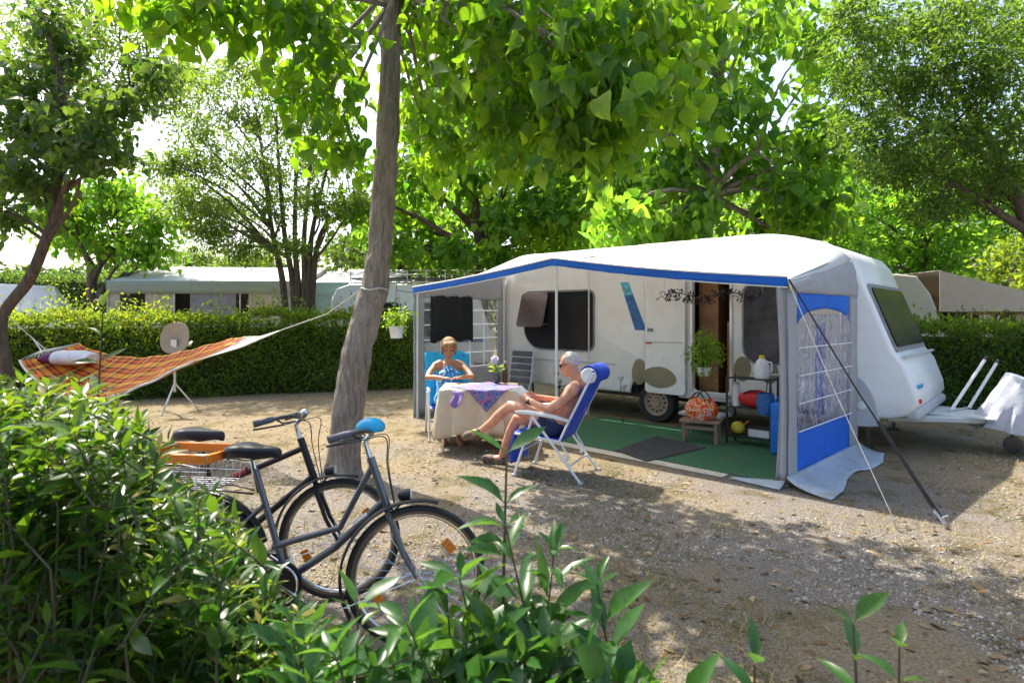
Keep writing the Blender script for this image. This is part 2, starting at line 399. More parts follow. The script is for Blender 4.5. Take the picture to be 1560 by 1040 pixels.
def limb(mb, a, b, ra, rb, rg, n=6, wob=.12):
    a, b = V(a), V(b); L = (b - a).length; pts = []
    off = V([rg.uniform(-1, 1) for _ in range(3)]) * L * wob; off.z += L * .06
    for i in range(6):
        t = i / 5; pts.append(a.lerp(b, t) + off * math.sin(PI * t))
    mb.tube(pts, [ra + (rb - ra) * i / 5 for i in range(6)], n); return pts
def clump_leaves(rg, c, r, n, size, droop, per=8, spread=.55, shell=.45, shade=(0, 1), twl=None):
    """leaves grouped on short twigs spread through an ellipsoid"""
    c = np.array(c, float); r = np.array(r, float); nt_ = max(1, n // per)
    u = _unit(rg.normal(size=(nt_, 3))); rad = rg.random(nt_) ** shell
    tp = c + u * r * rad[:, None]
    td = _unit(u + rg.normal(scale=.5, size=(nt_, 3)) + np.array([0, 0, .15]))
    twl = twl or size * 2.2
    P = np.repeat(tp, per, 0); T = np.repeat(td, per, 0); m = len(P)
    s = rg.random(m)[:, None]
    P = P + T * twl * (s - .5) + rg.normal(scale=size * spread, size=(m, 3))
    D = T * .5 + rg.normal(scale=.55, size=(m, 3)) + np.array([0, 0, -droop])
    N = rg.normal(scale=.45, size=(m, 3)) + np.array([0, 0, 1.0])
    S = size * rg.uniform(.5, 1.25, m)
    sh = np.clip(np.repeat(rg.uniform(shade[0], shade[1], nt_), per) * .6 + rg.uniform(shade[0], shade[1], m) * .4, 0, 1)
    return P, D, N, S, sh
def tree(name, label, base, trunks, clumps, mat, bark, tm, size, droop=.4, n_ind=0, seed=1, group=None, per=8, lr=(.05, .012), shell=.45, twigs=5, trunk_n=10, wob=.12, spread=.55, shade=(0, 1), lim=.45, dens=1.0):
    """trunks: [(points, radii)] ; clumps: [(centre, radii, leaves)]"""
    rp = random.Random(seed); rg = np.random.default_rng(seed)
    root = thing(name, label, 'tree', base, 0, group)
    tmb = MB(); allp = []
    for pts, rs in trunks:
        pp, rr = smooth_path(pts, rs, 14 if trunk_n >= 20 else 7)
        rr = [r * (1 + .09 * noise.noise(V((p.x * 3, p.y * 3, p.z * 2.3)))) for p, r in zip(pp, rr)]
        tmb.tube(pp, rr, trunk_n); allp += [(p, r) for p, r in zip(pp, rr)]
    if trunk_n >= 20:       # furrowed bark on the near trunk
        cen = [p for p, _ in allp]; nv_ = []
        for i, v in enumerate(tmb.v):
            v = V(v); c_ = cen[min(i // trunk_n, len(cen) - 1)]; d_ = (v - c_).normalized()
            f_ = abs(noise.noise(V((v.x * 22, v.y * 22, v.z * 3.2)))) * .030 + noise.noise(V((v.x * 6, v.y * 6, v.z * 4))) * .014
            fl_ = .07 * math.exp(-max(0, v.z) / .10) * (.5 + .5 * math.cos(5 * math.atan2(d_.y, d_.x) + 1)) if v.z < .5 else 0
            nv_.append(v + d_ * (fl_ - f_))
        tmb.v = [tuple(v) for v in nv_]
    obj('trunk', tmb, bark, root, True, org=base)
    bmb = MB(); top = [q for q in allp if q[0].z > allp[0][0].z + lim * (max(p.z for p, _ in allp) - allp[0][0].z)]
    A = []
    for c, r, n in clumps:
        c = V(c); cand = sorted(top, key=lambda q: (q[0] - c).length * .6 + max(0, q[0].z - c.z + .75 * math.hypot(q[0].x - c.x, q[0].y - c.y)) * 1.5)
        a = cand[min(rp.randrange(3 if trunk_n < 20 else max(3, len(cand) * 2 // 3)), len(cand) - 1)]
        L = (c - a[0]).length
        rr = min(a[1] * .7, lr[0] + .012 * L)
        path = limb(bmb, a[0], c, rr, lr[1], rp, wob=wob)
        for k in range(twigs):
            u = V([rp.gauss(0, 1) for _ in range(3)]).normalized()
            e = c + V((u.x * r[0], u.y * r[1], u.z * r[2])) * .85
            limb(bmb, path[rp.choice((3, 4, 5))], e, lr[1] * 1.1, lr[1] * .35, rp, 5, wob)
        A.append(clump_leaves(rg, c, r, int(n * dens), size, droop, per, spread, shell, shade))
    obj('branches', bmb, bark, root, True, org=base, fixn=False)
    P, D, N, S, sh = [np.concatenate(x) for x in zip(*A)]
    foliage(root, base, P, D, N, S, sh, tm, mat, n_ind)
    return root
def scatter_clumps(rp, c, r, k, rr, n, lo=None):
    out = []
    for i in range(k):
        u = V([rp.gauss(0, 1) for _ in range(3)]).normalized() * (rp.random() ** .4)
        s = rr * rp.uniform(.7, 1.3)
        out.append(((c[0] + u.x * r[0], c[1] + u.y * r[1], c[2] + u.z * r[2]), (s * 1.15, s * 1.15, s * .8), n))
    return out
# --- the big-leaved shade tree the hammock is tied to
b0 = gnd(522, 722); Y0 = b0.y
tr = [(b0 + V((-.02, 0, -.05)), .23), (b0 + V((0, 0, .10)), .175), (at(528, 650, Y0), .160), (at(541, 552, Y0), .158), (at(550, 514, Y0), .155), (at(562, 468, Y0), .146), (at(571, 441, Y0), .136), (at(576, 398, Y0), .132), (at(580, 363, Y0), .128),
      (at(591, 202, Y0), .118), (at(596, 60, Y0), .103), (at(602, -60, Y0), .085), (at(640, -260, Y0), .045)]
spec = [(250, 0, 4.6, .5), (330, 10, 5.2, .5), (410, 10, 5.0, .5), (470, 40, 5.0, .42), (492, 150, 5.2, .30), (505, 215, 5.4, .24), (475, 100, 5.6, .32),
        (745, 20, 4.6, .5), (810, 40, 4.2, .45), (880, 60, 3.9, .42), (950, 50, 3.9, .38), (1010, 30, 4.2, .42), (900, 150, 3.9, .4), (980, 140, 3.6, .34),
        (790, 150, 4.8, .45), (740, 130, 5.6, .4), (840, 170, 4.6, .4), (930, 200, 4.3, .32), (700, 210, 6.4, .42), (650, 200, 6.9, .35), (780, 215, 5.6, .36), (870, 205, 4.0, .22),
        (650, 120, 7.2, .5), (720, 80, 6.8, .6), (820, 100, 6.4, .6), (690, 20, 6.4, .5), (560, 20, 7.0, .6), (900, 20, 5.4, .6), (1000, 110, 4.6, .4), (670, 250, 7.4, .35), (640, 30, 7.5, .6)]
spec = [(x, y, Y * 1.12 if Y < 4.7 else Y, r) for x, y, Y, r in spec]
cl = [(at(x, y, Y), (r * 1.25, r * 1.1, r * .75), int(235 * r / .5)) for x, y, Y, r in spec]
rp = random.Random(5)
for i in range(44):     # the crown above the frame, which throws the dappled shade
    a = rp.uniform(0, 2 * PI); q = rp.random() ** .5
    cl.append((V((.7 + 3.5 * q * math.cos(a), 5.5 + 2.3 * q * math.sin(a), rp.uniform(5.6, 7.4))), (.55, .55, .4), 52))
for i in range(9): cl.append((V((rp.uniform(-3.9, -2.4), rp.uniform(3.8, 5.2), rp.uniform(5.2, 6.8))), (.7, .7, .45), 80))  # extra crown clumps above the frame, added to shade the foreground shrub
tree('shade_tree', 'tall broad-leaved tree with slanting grey-brown trunk tied with the hammock rope', b0,
     [([p for p, _ in tr], [r for _, r in tr])], cl, L_BIG, BARK1, T_HEART, .142, .95, 300, 11, None, 6, (.014, .006), .5, 3, 40, spread=.6, lim=.72)
# --- broad-leaved tree behind the caravan
b = V((3.72, 11.9, 0)); rp = random.Random(21)
cl = []
for x, y, r in [(960, 60, 1.0), (1060, 30, 1.0), (1160, 40, 1.0), (1230, 90, .8), (940, 170, .9), (1040, 140, 1.0), (1140, 150, .95), (1220, 190, .8), (960, 270, .85),
                (1030, 250, .7), (1110, 240, .8), (1200, 270, .8), (1250, 240, .5), (1000, 340, .6), (1150, 320, .8), (1240, 320, .6), (920, 340, .6), (1060, 330, .45), (1200, 360, .6)]:
    for k in range(2):
        cl.append((at(x + rp.uniform(-25, 25), y + rp.uniform(-20, 20), 11.9 + rp.uniform(-1.3, 1.6)), (r * .85, r * .85, r * .6), int(150 * r)))
cl += scatter_clumps(rp, (3.9, 12, 8.4), (2.3, 2.2, 1.0), 5, .8, 70)
tree('broad_leaved_tree', 'broad-leaved bright green tree growing right behind the big caravan roof', b,
     [([b, at(1078, 420, 11.9), at(1074, 350, 11.9), at(1084, 300, 11.9), at(1092, 200, 11.9), at(1100, 60, 11.9), at(1110, -60, 11.9)], [.17, .16, .15, .13, .10, .07, .04]),
      ([at(1084, 300, 11.9), at(1110, 265, 11.7), at(1160, 225, 11.5)], [.09, .07, .04])],
     cl, L_BIG2, BARK1, T_BROAD, .25, .8, 300, 4, None, 6, (.035, .010), .5, 4, 12, spread=.6, dens=1.45)
# --- tree with forked trunk further back, left of the caravan roof
b = V((-.85, 16, 0)); rp = random.Random(31); cl = []
for x, y, r in [(620, 270, .9), (700, 250, 1.1), (790, 240, 1.1), (870, 260, 1.1), (640, 330, 1.0), (720, 320, .9), (800, 310, 1.2), (880, 330, 1.1), (660, 375, .8), (600, 370, .7), (830, 370, .9), (900, 380, .7), (770, 180, 1.4), (660, 180, 1.4), (880, 180, 1.3), (560, 330, .8), (735, 345, .6), (700, 390, .5), (775, 385, .5)]:
    for k in range(2): cl.append((at(x + rp.uniform(-25, 25), y + rp.uniform(-18, 18), 16 + rp.uniform(-1.5, 2)), (r * .95, r * .95, r * .65), int(170 * r)))
tree('forked_tree', 'leafy tree with forked dark trunk beyond the left end of the caravan', b,
     [([b, at(733, 430, 16), at(731, 370, 16), at(722, 290, 16), at(715, 200, 16)], [.2, .18, .15, .1, .06]), ([at(732, 390, 16), at(752, 345, 16), at(768, 290, 16), at(775, 200, 16)], [.12, .1, .08, .05])],
     cl, L_BIG2, BARK2, T_BROAD, .23, .7, 120, 5, None, 6, (.035, .010), .5, 4, 10, dens=2.0)
# --- multi-stemmed round tree behind the hedge
b = V((-5.35, 15, 0)); rp = random.Random(41); cl = []
for x, y, r in [(300, 130, .8), (370, 110, .9), (430, 130, .9), (290, 200, .8), (360, 190, .9), (440, 190, .9), (500, 170, .7), (260, 250, .7), (320, 260, .9), (400, 250, .9), (470, 250, .8), (520, 240, .6),
                (290, 310, .8), (350, 320, .9), (420, 310, .8), (490, 310, .6), (320, 365, .7), (380, 375, .6), (270, 285, .6), (540, 300, .5), (440, 370, .4)]:
    for k in range(2): cl.append((at(x + rp.uniform(-18, 18), y + rp.uniform(-14, 14), 15 + rp.uniform(-1.6, 1.6)), (r, r, r * .62), int(420 * r)))
trk = []
for x1, x2, yt in [(430, 395, 200), (445, 420, 180), (452, 455, 170), (462, 480, 190), (468, 505, 230), (474, 540, 320)]:
    trk.append(([b + V(((x1 - 455) * .012, rp.uniform(-.2, .2), 0)), at(x1 + 2, 440, 15), at((x1 * 2 + x2) / 3 - 4, 350, 15), at(x2, yt, 15)], [.11, .085, .06, .025]))
tree('multi_stemmed_tree', 'round airy tree with several thin stems rising behind the yellow-green hedge', b, trk, cl, L_FINE, BARK2, T_DIAM, .115, .3, 0, 6, None, 10, (.018, .006), .55, 5, 8, dens=2.3)
# --- small spreading tree near the gabled hut
b = V((-12.6, 18, 0)); rp = random.Random(51); cl = []
for x, y, r in [(90, 330, .9), (140, 310, 1.0), (200, 315, 1.0), (245, 345, .8), (110, 360, .8), (170, 365, .9), (225, 375, .8), (90, 290, .6), (160, 285, .7)]:
    for k in range(2): cl.append((at(x + rp.uniform(-15, 15), y + rp.uniform(-8, 8), 18 + rp.uniform(-1.3, 1.3)), (r, r, r * .6), int(150 * r)))
tree('spreading_tree', 'small spreading tree with curved forking trunk beside the gabled hut', b,
     [([b, at(140, 440, 18), at(138, 405, 18), at(120, 370, 18)], [.16, .14, .11, .05]), ([at(140, 430, 18), at(155, 400, 18), at(180, 372, 18)], [.1, .09, .04])],
     cl, L_BIG2, BARK2, T_BROAD, .22, .6, 60, 7, None, 6, (.035, .012), .5, 4, dens=2.0)
# --- leaning tree that holds the left end of the hammock
b = V((-6.15, 7.35, 0)); rp = random.Random(61); Y = 7.35
cl = []
for x, y, r in [(20, 190, .55), (70, 180, .5), (120, 190, .45), (20, 260, .55), (60, 270, .4), (130, 250, .35), (160, 215, .35), (10, 320, .4), (40, 130, .5), (95, 225, .35), (60, 30, .4), (95, 90, .4), (225, 120, .3), (190, 160, .3)]:
    for k in range(2): cl.append((at(x + rp.uniform(-18, 18), y + rp.uniform(-14, 14), Y + rp.uniform(-.7, .7)), (r, r, r * .65), int(170 * r)))
lean = tree('leaning_tree', 'dark-leaved tree with thin leaning trunk holding the far hammock rope', b,
     [([b, V((-6.22, 7.35, .9)), at(2, 488, Y), at(45, 425, Y), at(72, 360, Y), at(88, 320, Y), at(86, 270, Y), at(97, 215, Y), at(92, 120, Y), at(60, 20, Y)], [.085, .07, .066, .062, .058, .056, .052, .044, .034, .02]),
      ([at(95, 235, Y), at(130, 210, Y), at(190, 165, Y), at(240, 110, Y)], [.05, .045, .035, .02])],
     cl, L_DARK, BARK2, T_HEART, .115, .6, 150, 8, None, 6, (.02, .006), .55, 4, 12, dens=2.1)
# --- airy fine-leaved tree behind it
b = V((-9.2, 9.6, 0)); rp = random.Random(71); Y = 9.6; cl = []
for x, y, r in [(30, 40, .8), (100, 30, .8), (160, 60, .7), (220, 90, .6), (60, 100, .7), (130, 130, .7), (200, 150, .6), (250, 150, .45), (270, 110, .4), (180, 10, .7), (110, 180, .5), (230, 40, .5), (150, 200, .4)]:
    for k in range(2): cl.append((at(x + rp.uniform(-15, 15), y + rp.uniform(-14, 14), Y + rp.uniform(-.9, .9)), (r, r, r * .65), int(330 * r)))
tree('fine_leaved_tree', 'airy fine-leaved tree with thin spreading twigs against the white sky', b,
     [([b, V((-9.0, 9.6, 1.6)), at(10, 260, Y), at(60, 190, Y), at(110, 120, Y), at(150, 30, Y)], [.16, .14, .11, .08, .06, .03]),
      ([at(60, 190, Y), at(150, 170, Y), at(230, 130, Y)], [.06, .04, .02])],
     cl, L_FINE, BARK2, T_DIAM, .085, .3, 0, 9, None, 10, (.014, .004), .6, 7, 8, dens=2.4)
# --- big fine-leaved tree whose limbs enter from the right
b = V((8.9, 9.4, 0)); rp = random.Random(81); Y = 9.2; cl = []
for x, y, r in [(1320, 50, .7), (1390, 40, .8), (1470, 30, .8), (1540, 40, .8), (1310, 120, .6), (1370, 120, .8), (1450, 110, .8), (1530, 120, .8), (1330, 190, .6), (1400, 200, .75), (1480, 190, .8), (1550, 200, .8),
                (1370, 255, .6), (1440, 270, .7), (1510, 270, .7), (1330, 235, .45), (1570, 280, .6), (1480, 310, .5), (1420, 310, .4), (1300, 20, .4), (1620, 120, .9), (1620, 20, .9), (1640, 230, .8)]:
    for k in range(2): cl.append((at(x + rp.uniform(-18, 18), y + rp.uniform(-14, 14), Y + rp.uniform(-1.2, 1.2)), (r, r, r * .6), int(400 * r)))
tree('spreading_olive_tree', 'large dark fine-leaved tree with limbs reaching over the neighbouring caravan', b,
     [([b, V((8.75, 9.4, 1.8)), at(1580, 370, Y), at(1545, 290, Y), at(1500, 200, Y), at(1440, 110, Y)], [.2, .17, .12, .1, .06, .03]),
      ([at(1580, 360, Y), at(1530, 330, Y), at(1470, 290, Y), at(1400, 250, Y)], [.08, .06, .05, .02]), ([V((8.75, 9.4, 1.8)), at(1640, 200, Y), at(1600, 60, Y)], [.13, .1, .05]),
      ([at(1560, 320, Y), at(1510, 250, Y), at(1440, 200, Y), at(1370, 170, Y)], [.06, .045, .035, .015])],
     cl, L_FINE, BARK2, T_DIAM, .09, .3, 0, 10, None, 10, (.016, .005), .55, 6, 10, dens=3.3, shade=(0, .55))
# --- trees that close the view
def back_tree(lbl, px, Y, cls, mat, size, seed, tm=T_BROADFAR, n=150, lo=430):
    b = V(((px - 780) * Y / F, Y, 0)); rp = random.Random(seed); cl = []
    for x, y, r in cls:
        for k in range(2): cl.append((at(x + rp.uniform(-14, 14), y + rp.uniform(-10, 10), Y + rp.uniform(-1.2, 1.4)), (r, r, r * .62), int(n * r)))
    yt = min(c[1] for c in cls) + 30
    tree('background_tree', lbl, b, [([b, at(px, lo, Y), at(px + 8, (lo + yt) / 2, Y), at(px + 4, yt, Y)], [.2, .17, .12, .05])], cl, mat, BARK2, tm, size, .5, 0, seed, 'trees closing the view behind the caravans', 6, (.035, .012), .5, 4, 8, dens=2.2)
back_tree('sunlit yellow-green tree behind the beige neighbouring caravan', 1400, 19, [(1310, 320, 1.2), (1380, 310, 1.2), (1450, 330, 1.2), (1340, 380, 1.2), (1410, 380, 1.2), (1300, 400, .9), (1470, 400, 1.1), (1370, 430, 1.0), (1440, 440, .9)], L_BIG2, .22, 91)
back_tree('low bright bush-like tree over the striped distant awning', 1545, 15, [(1530, 400, .7), (1565, 370, .8), (1590, 420, .8), (1540, 440, .5)], L_HEDGE, .16, 92, n=260)
back_tree('dense green tree directly beyond the front end of the caravan', 1240, 17, [(1180, 330, 1.0), (1240, 300, 1.2), (1270, 360, 1.1), (1200, 390, 1.0), (1290, 270, .9), (1290, 420, .9)], L_BIG2, .23, 93)
back_tree('leafy tree between the forked tree and the broad-leaved tree', 945, 20, [(890, 300, 1.5), (960, 280, 1.5), (1000, 330, 1.3), (920, 360, 1.3), (980, 390, 1.2), (860, 380, 1.2), (1060, 370, 1.2)], L_BIG2, .24, 94)
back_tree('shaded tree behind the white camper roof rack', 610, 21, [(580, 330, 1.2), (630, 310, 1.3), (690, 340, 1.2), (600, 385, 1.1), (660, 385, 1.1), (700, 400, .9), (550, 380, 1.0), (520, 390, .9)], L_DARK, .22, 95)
back_tree('distant hazy tree over the sage green awning', 300, 34, [(260, 410, 1.1), (300, 400, 1.2), (340, 410, 1.1), (370, 400, 1.2), (410, 405, 1.2)], L_FINE, .2, 96, T_DIAM, 260)

# ------------------------------------------------------------------ hedges
CORE = M('hedge_twigs', (.035, .045, .014), .95, var=.5, scale=20, bump=1, bscale=12)
def hedge(name, label, A, B, h, th, n, seed, mat, size=.06, top=.16, shade=(0, 1)):
    rg = np.random.default_rng(seed); A = V(A); B = V(B); d = (B - A); L = d.length; d.normalize(); q = V((-d.y, d.x, 0))
    root = thing(name, label, 'hedge', A.lerp(B, .5)); org = A.lerp(B, .5)
    mb = MB()
    R = Matrix((d, q, V((0, 0, 1)))).transposed()
    mb.box(org + V((0, 0, (h - .16) / 2)), (L - .3, th - .34, h - .16), R)
    obj('twig_core', mb, CORE, root, org=org)
    f = rg.random(n); s = rg.random(n) * L; face = rg.random(n)
    z = np.where(face < .62, rg.random(n) ** .85 * h, h + rg.normal(scale=.03, size=n))
    depth = np.where(face < .52, -th / 2, np.where(face < .62, th / 2, rg.uniform(-th / 2, th / 2, n)))
    bump = np.array([noise.noise(V((a * 1.1, zz * 1.6, seed))) for a, zz in zip(s, z)])
    bump2 = np.array([noise.noise(V((a * 4.5, zz * 5, seed + 4.))) for a, zz in zip(s, z)])
    rough = bump * .16 + bump2 * .09 + rg.normal(scale=.035, size=n)
    depth = np.where(face < .62, depth + np.sign(depth) * rough, depth); z = np.where(face >= .62, z + rough * 1.1, z)
    spr = (face > .88); z = np.where(spr, z + (rg.random(n) ** 2 * top) * np.clip(.6 + 1.6 * bump2, 0, 2), z)       # young shoots above the clipped top
    P = np.array(A)[None] + s[:, None] * np.array(d)[None] + depth[:, None] * np.array(q)[None]; P[:, 2] = z
    nrm = np.where(face[:, None] < .52, -np.array(q)[None], np.where(face[:, None] < .62, np.array(q)[None], np.array([[0, 0, 1.]])))
    D = nrm * .6 + rg.normal(scale=.7, size=(n, 3)) + np.array([0, 0, .35]); N = nrm + rg.normal(scale=.6, size=(n, 3)) + np.array([0, 0, .6])
    foliage(root, org, P, D, N, size * rg.uniform(.6, 1.25, n), rg.uniform(shade[0], shade[1], n), T_DIAM, mat, 0, 'leaves')
    return root
hedge('clipped_hedge', 'long clipped hedge with yellow-green top behind the hammock and dish', (-17, 9.0, 0), (-2.15, 13.9, 0), 1.54, 1.1, 60000, 3, L_HEDGE, .085, .42)
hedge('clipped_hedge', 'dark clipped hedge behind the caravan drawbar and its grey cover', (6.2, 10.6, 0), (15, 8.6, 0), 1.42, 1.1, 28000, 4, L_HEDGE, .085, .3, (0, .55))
hedge('tall_hedge', 'tall dark conifer hedge between the white tent and the gabled hut', (-22, 21.5, 0), (-13.0, 22.5, 0), 3.0, 1.4, 12000, 5, L_DARK, .13, .1)
# ------------------------------------------------------------------ the caravan and its awning share one frame: x along the wall to the drawbar, y to the back
AB = V((2.63, 5.68, 0)); UX, UY = .736, -.677; ARZ = math.atan2(UY, UX); DV = 2.15
def loc(u, v, z=0): return V((AB.x + UX * u - UY * v, AB.y + UY * u + UX * v, z))
def pu(px, v=DV):
    """position along the wall at which a wall point shows at photo column px"""
    r = (px - 780) / F; x0 = AB.x - UY * v; y0 = AB.y + UX * v
    return (r * y0 - x0) / (UX - r * UY)
def zz(py, u, v=DV): return CZ - (py - 480) * (AB.y + UY * u + UX * v) / F
def offset_poly(p, d):
    n = len(p); o = []
    for i in range(n):
        a, b, c = V(p[i - 1]), V(p[i]), V(p[(i + 1) % n])
        e1 = (b - a).normalized(); e2 = (c - b).normalized()
        n1 = V((-e1.y, e1.x)); n2 = V((-e2.y, e2.x)); m = (n1 + n2).normalized()
        o.append(b + m * (d / max(.35, m.dot(n1))))
    return o
def rrect(x0, x1, z0, z1, r, k=4):
    rs = r if isinstance(r, (list, tuple)) else [r] * 4     # bl, br, tr, tl
    o = []
    for (cx, cz, a0), q in zip([(x0, z0, 180), (x1, z0, 270), (x1, z1, 0), (x0, z1, 90)], rs):
        sx = 1 if cx == x0 else -1; sz = 1 if cz == z0 else -1
        for i in range(k + 1):
            a = math.radians(a0 + 90 * i / k); o.append((cx + sx * q + q * math.cos(a), cz + sz * q + q * math.sin(a)))
    return o
def caravan_shell(mb, prof, y0, y1, hole=None):
    """prof: counter-clockwise (x,z) outline; both side walls have rounded edges, the near one may have a door hole"""
    P = [V(p) for p in prof]; rings = [(0, offset_poly(P, .045)), (.012, offset_poly(P, .018)), (.05, P)]
    n = len(P); base = len(mb.v)
    seq = [(y0 + d, r) for d, r in rings] + [(y1 - d, r) for d, r in reversed(rings)]
    vs = [(p.x, y, p.y) for y, r in seq for p in r]; fs = []
    for i in range(len(seq) - 1):
        for k in range(n): fs.append((i * n + k, i * n + (k + 1) % n, (i + 1) * n + (k + 1) % n, (i + 1) * n + k))
    mb.add(vs, fs)
    outer = [V((p.x, p.y, 0)) for p in rings[0][1]]
    loops = [outer] + ([[V((a, b, 0)) for a, b in hole]] if hole else [])
    flat = [p for l in loops for p in l]
    mb.add([(p.x, y0, p.y) for p in flat], [tuple(t) for t in tessellate_polygon(loops)])
    mb.add([(p.x, y1, p.y) for p in outer], [tuple(t) for t in tessellate_polygon([outer])])
    if hole: mb.add([(a, y, b) for y in (y0, y0 + .05) for a, b in hole], [(i, (i + 1) % len(hole), len(hole) + (i + 1) % len(hole), len(hole) + i) for i in range(len(hole))])

cv = thing('caravan', 'long white touring caravan with blue slanting stripe, its door folded open', 'caravan', AB, ARZ)
uw = pu(995); ud0, ud1 = pu(1056), pu(1112); ZB = .42
wr = .40
arch = [(uw + wr * math.cos(a), ZB + max(0.0, .38 * math.sin(a))) for a in [math.radians(180 - 18 * i) for i in range(11)]]
prof = [(.44, ZB), (.62, .48), (.71, .60), (.70, .74), (.645, .90), (.60, 1.04), (.53, 1.14), (.48, 1.20), (.24, 1.84), (.155, 2.06), (.08, 2.28), (-.04, 2.44), (-.30, 2.56), (-1.1, 2.67),
        (-5.2, 2.70), (-5.5, 2.64), (-5.68, 2.48), (-5.76, 2.2), (-5.80, 1.2), (-5.74, .6), (-5.66, ZB)] + arch
mb = MB(); caravan_shell(mb, prof, DV, DV + 2.2, rrect(ud0, ud1, .55, 2.28, .07))
obj('body', mb, MAT['white'], cv, True)
# rounded roof cap with a hatch
mb = MB(); mb.grid(lambda s, t: V((-5.3 + 4.1 * s, DV + .15 + 1.9 * t, 2.69 + .07 * math.sin(PI * t))), 10, 6)
rf = obj('roof', mb, MAT['white'], cv, True)
mb = MB(); mb.box((-3.3, DV + 1.1, 2.79), (.55, .55, .08)); obj('hatch', mb, MAT['plastic'], rf, bev=.02)
# interior seen through the door
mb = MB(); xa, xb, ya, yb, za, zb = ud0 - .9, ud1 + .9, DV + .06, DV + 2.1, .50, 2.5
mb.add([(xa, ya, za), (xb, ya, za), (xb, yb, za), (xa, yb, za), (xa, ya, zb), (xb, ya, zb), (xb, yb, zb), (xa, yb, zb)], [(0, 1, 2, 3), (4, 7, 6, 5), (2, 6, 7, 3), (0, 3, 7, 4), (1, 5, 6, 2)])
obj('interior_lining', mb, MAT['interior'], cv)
mb = MB(); mb.box((ud0 + .14, DV + .45, 1.4), (.30, .5, 1.78)); obj('wardrobe', mb, MAT['wood'], cv, bev=.01)
mb = MB(); mb.box((ud1 - .035, DV + .10, 1.05), (.05, .09, 1.0)); obj('door_post', mb, MAT['wood'], cv)
# door leaf folded back flat on the wall
d1 = pu(1047); d0 = pu(986)
mb = MB(); mb.prism([V((a, DV - .075, b)) for a, b in rrect(d0, d1, .47, 2.26, .06)], (0, .05, 0)); dl = obj('door', mb, MAT['white'], cv, True, bev=.008)
mb = MB(); mb.box(((d0 + d1) / 2, DV - .078, 1.24), (d1 - d0 - .06, .012, .02)); obj('door_rail', mb, MAT['plastic'], dl)
mb = MB(); mb.box((d0 + .10, DV - .09, 1.42), (.09, .03, .05)); obj('handle', mb, MAT['rubber'], dl, bev=.008)
mb = MB(); mb.box((d0 + .07, DV - .082, 1.22), (.10, .012, .022)); obj('red_reflector', mb, MAT['red'], dl)
mb = MB(); mb.tube([(d0 - .012, DV - .03, .45), (d0 - .012, DV - .03, 2.28)], .014, 6); obj('door_edge_strip', mb, MAT['black'], dl)
mb = MB()
for e in (ud0 - .02, ud1 + .02): mb.box((e, DV - .006, 1.415), (.035, .03, 1.78))
mb.box(((ud0 + ud1) / 2, DV - .006, 2.30), (ud1 - ud0 + .075, .03, .035)); obj('door_frame', mb, MAT['alu'], cv)
mb = MB(); mb.box(((ud0 + ud1) / 2, DV - .02, .51), (ud1 - ud0 + .02, .12, .05)); obj('door_sill', mb, MAT['plastic'], cv, bev=.01)
mb = MB(); mb.box(((ud0 + ud1) / 2, DV - .20, .27), (.62, .36, .045)); mb.box(((ud0 + ud1) / 2 - .25, DV + .05, .36), (.04, .2, .18)); mb.box(((ud0 + ud1) / 2 + .25, DV + .05, .36), (.04, .2, .18))
obj('fold_out_step', mb, MAT['plastic'], cv, bev=.01)
# side windows: proud tinted acrylic with rubber frames
def side_window(u0, u1, z0, z1, r, y=DV, par=cv, m='tint'):
    fr = MB(); fr.prism([V((a, y - .014, b)) for a, b in rrect(u0 - .03, u1 + .03, z0 - .03, z1 + .03, [q + .03 for q in r])], (0, .03, 0))
    f = obj('window', fr, MAT['rubber'], par, True)
    pm = MB(); pm.prism([V((a, y - .032, b)) for a, b in rrect(u0, u1, z0, z1, r)], (0, .02, 0)); obj('pane', pm, MAT[m], f, True, bev=.008)
    return f
wa, wb = pu(800), pu(904); zt, zb_ = zz(446, wa), zz(534, wa)
lw = side_window(wa, wb, 1.06, 2.04, [.38, .12, .10, .10])
hx = (wa + wb) / 2 - .16; R = Matrix.Rotation(math.radians(-16), 3, 'X')
mb = MB(); poly = [V((a, 0, b)) for a, b in rrect(wa - .02, hx, -.62, 0, .06)]
mb.prism([V((p.x, DV - .045, 2.03)) + R @ V((0, 0, p.z)) for p in poly], R @ V((0, -.02, 0))); obj('top_hung_flap', mb, MAT['tintb'], lw, True, bev=.006)
mb = MB(); mb.tube([(hx - .03, DV - .03, 1.5), (hx - .05, DV - .19, 1.46)], .006, 6); obj('flap_stay', mb, MAT['alu'], lw)
side_window(pu(1134), pu(1192), 1.0, 2.04, [.22, .12, .10, .10], m='tintc')
# blue slanting stripe
sa, sb_, zc0, zc1 = pu(945), pu(985), zz(430, pu(950)), zz(503, pu(985))
def slant(t): return sa + (sb_ - .20 - sa) * t, zc0 + (zc1 - zc0) * t
for nm, t0, t1, m in (('stripe_tip', 0, .28, 'decal_teal'), ('stripe', .27, 1, 'decal_blue')):
    mb = MB(); p = [slant(t0), (slant(t0)[0] + .15 + .05 * t0, slant(t0)[1]), (slant(t1)[0] + .15 + .05 * t1, slant(t1)[1]), slant(t1)]
    mb.prism([V((a, DV - (.004 if nm == 'stripe' else .003), b)) for a, b in p], (0, .006, 0)); obj(nm, mb, MAT[m], cv)
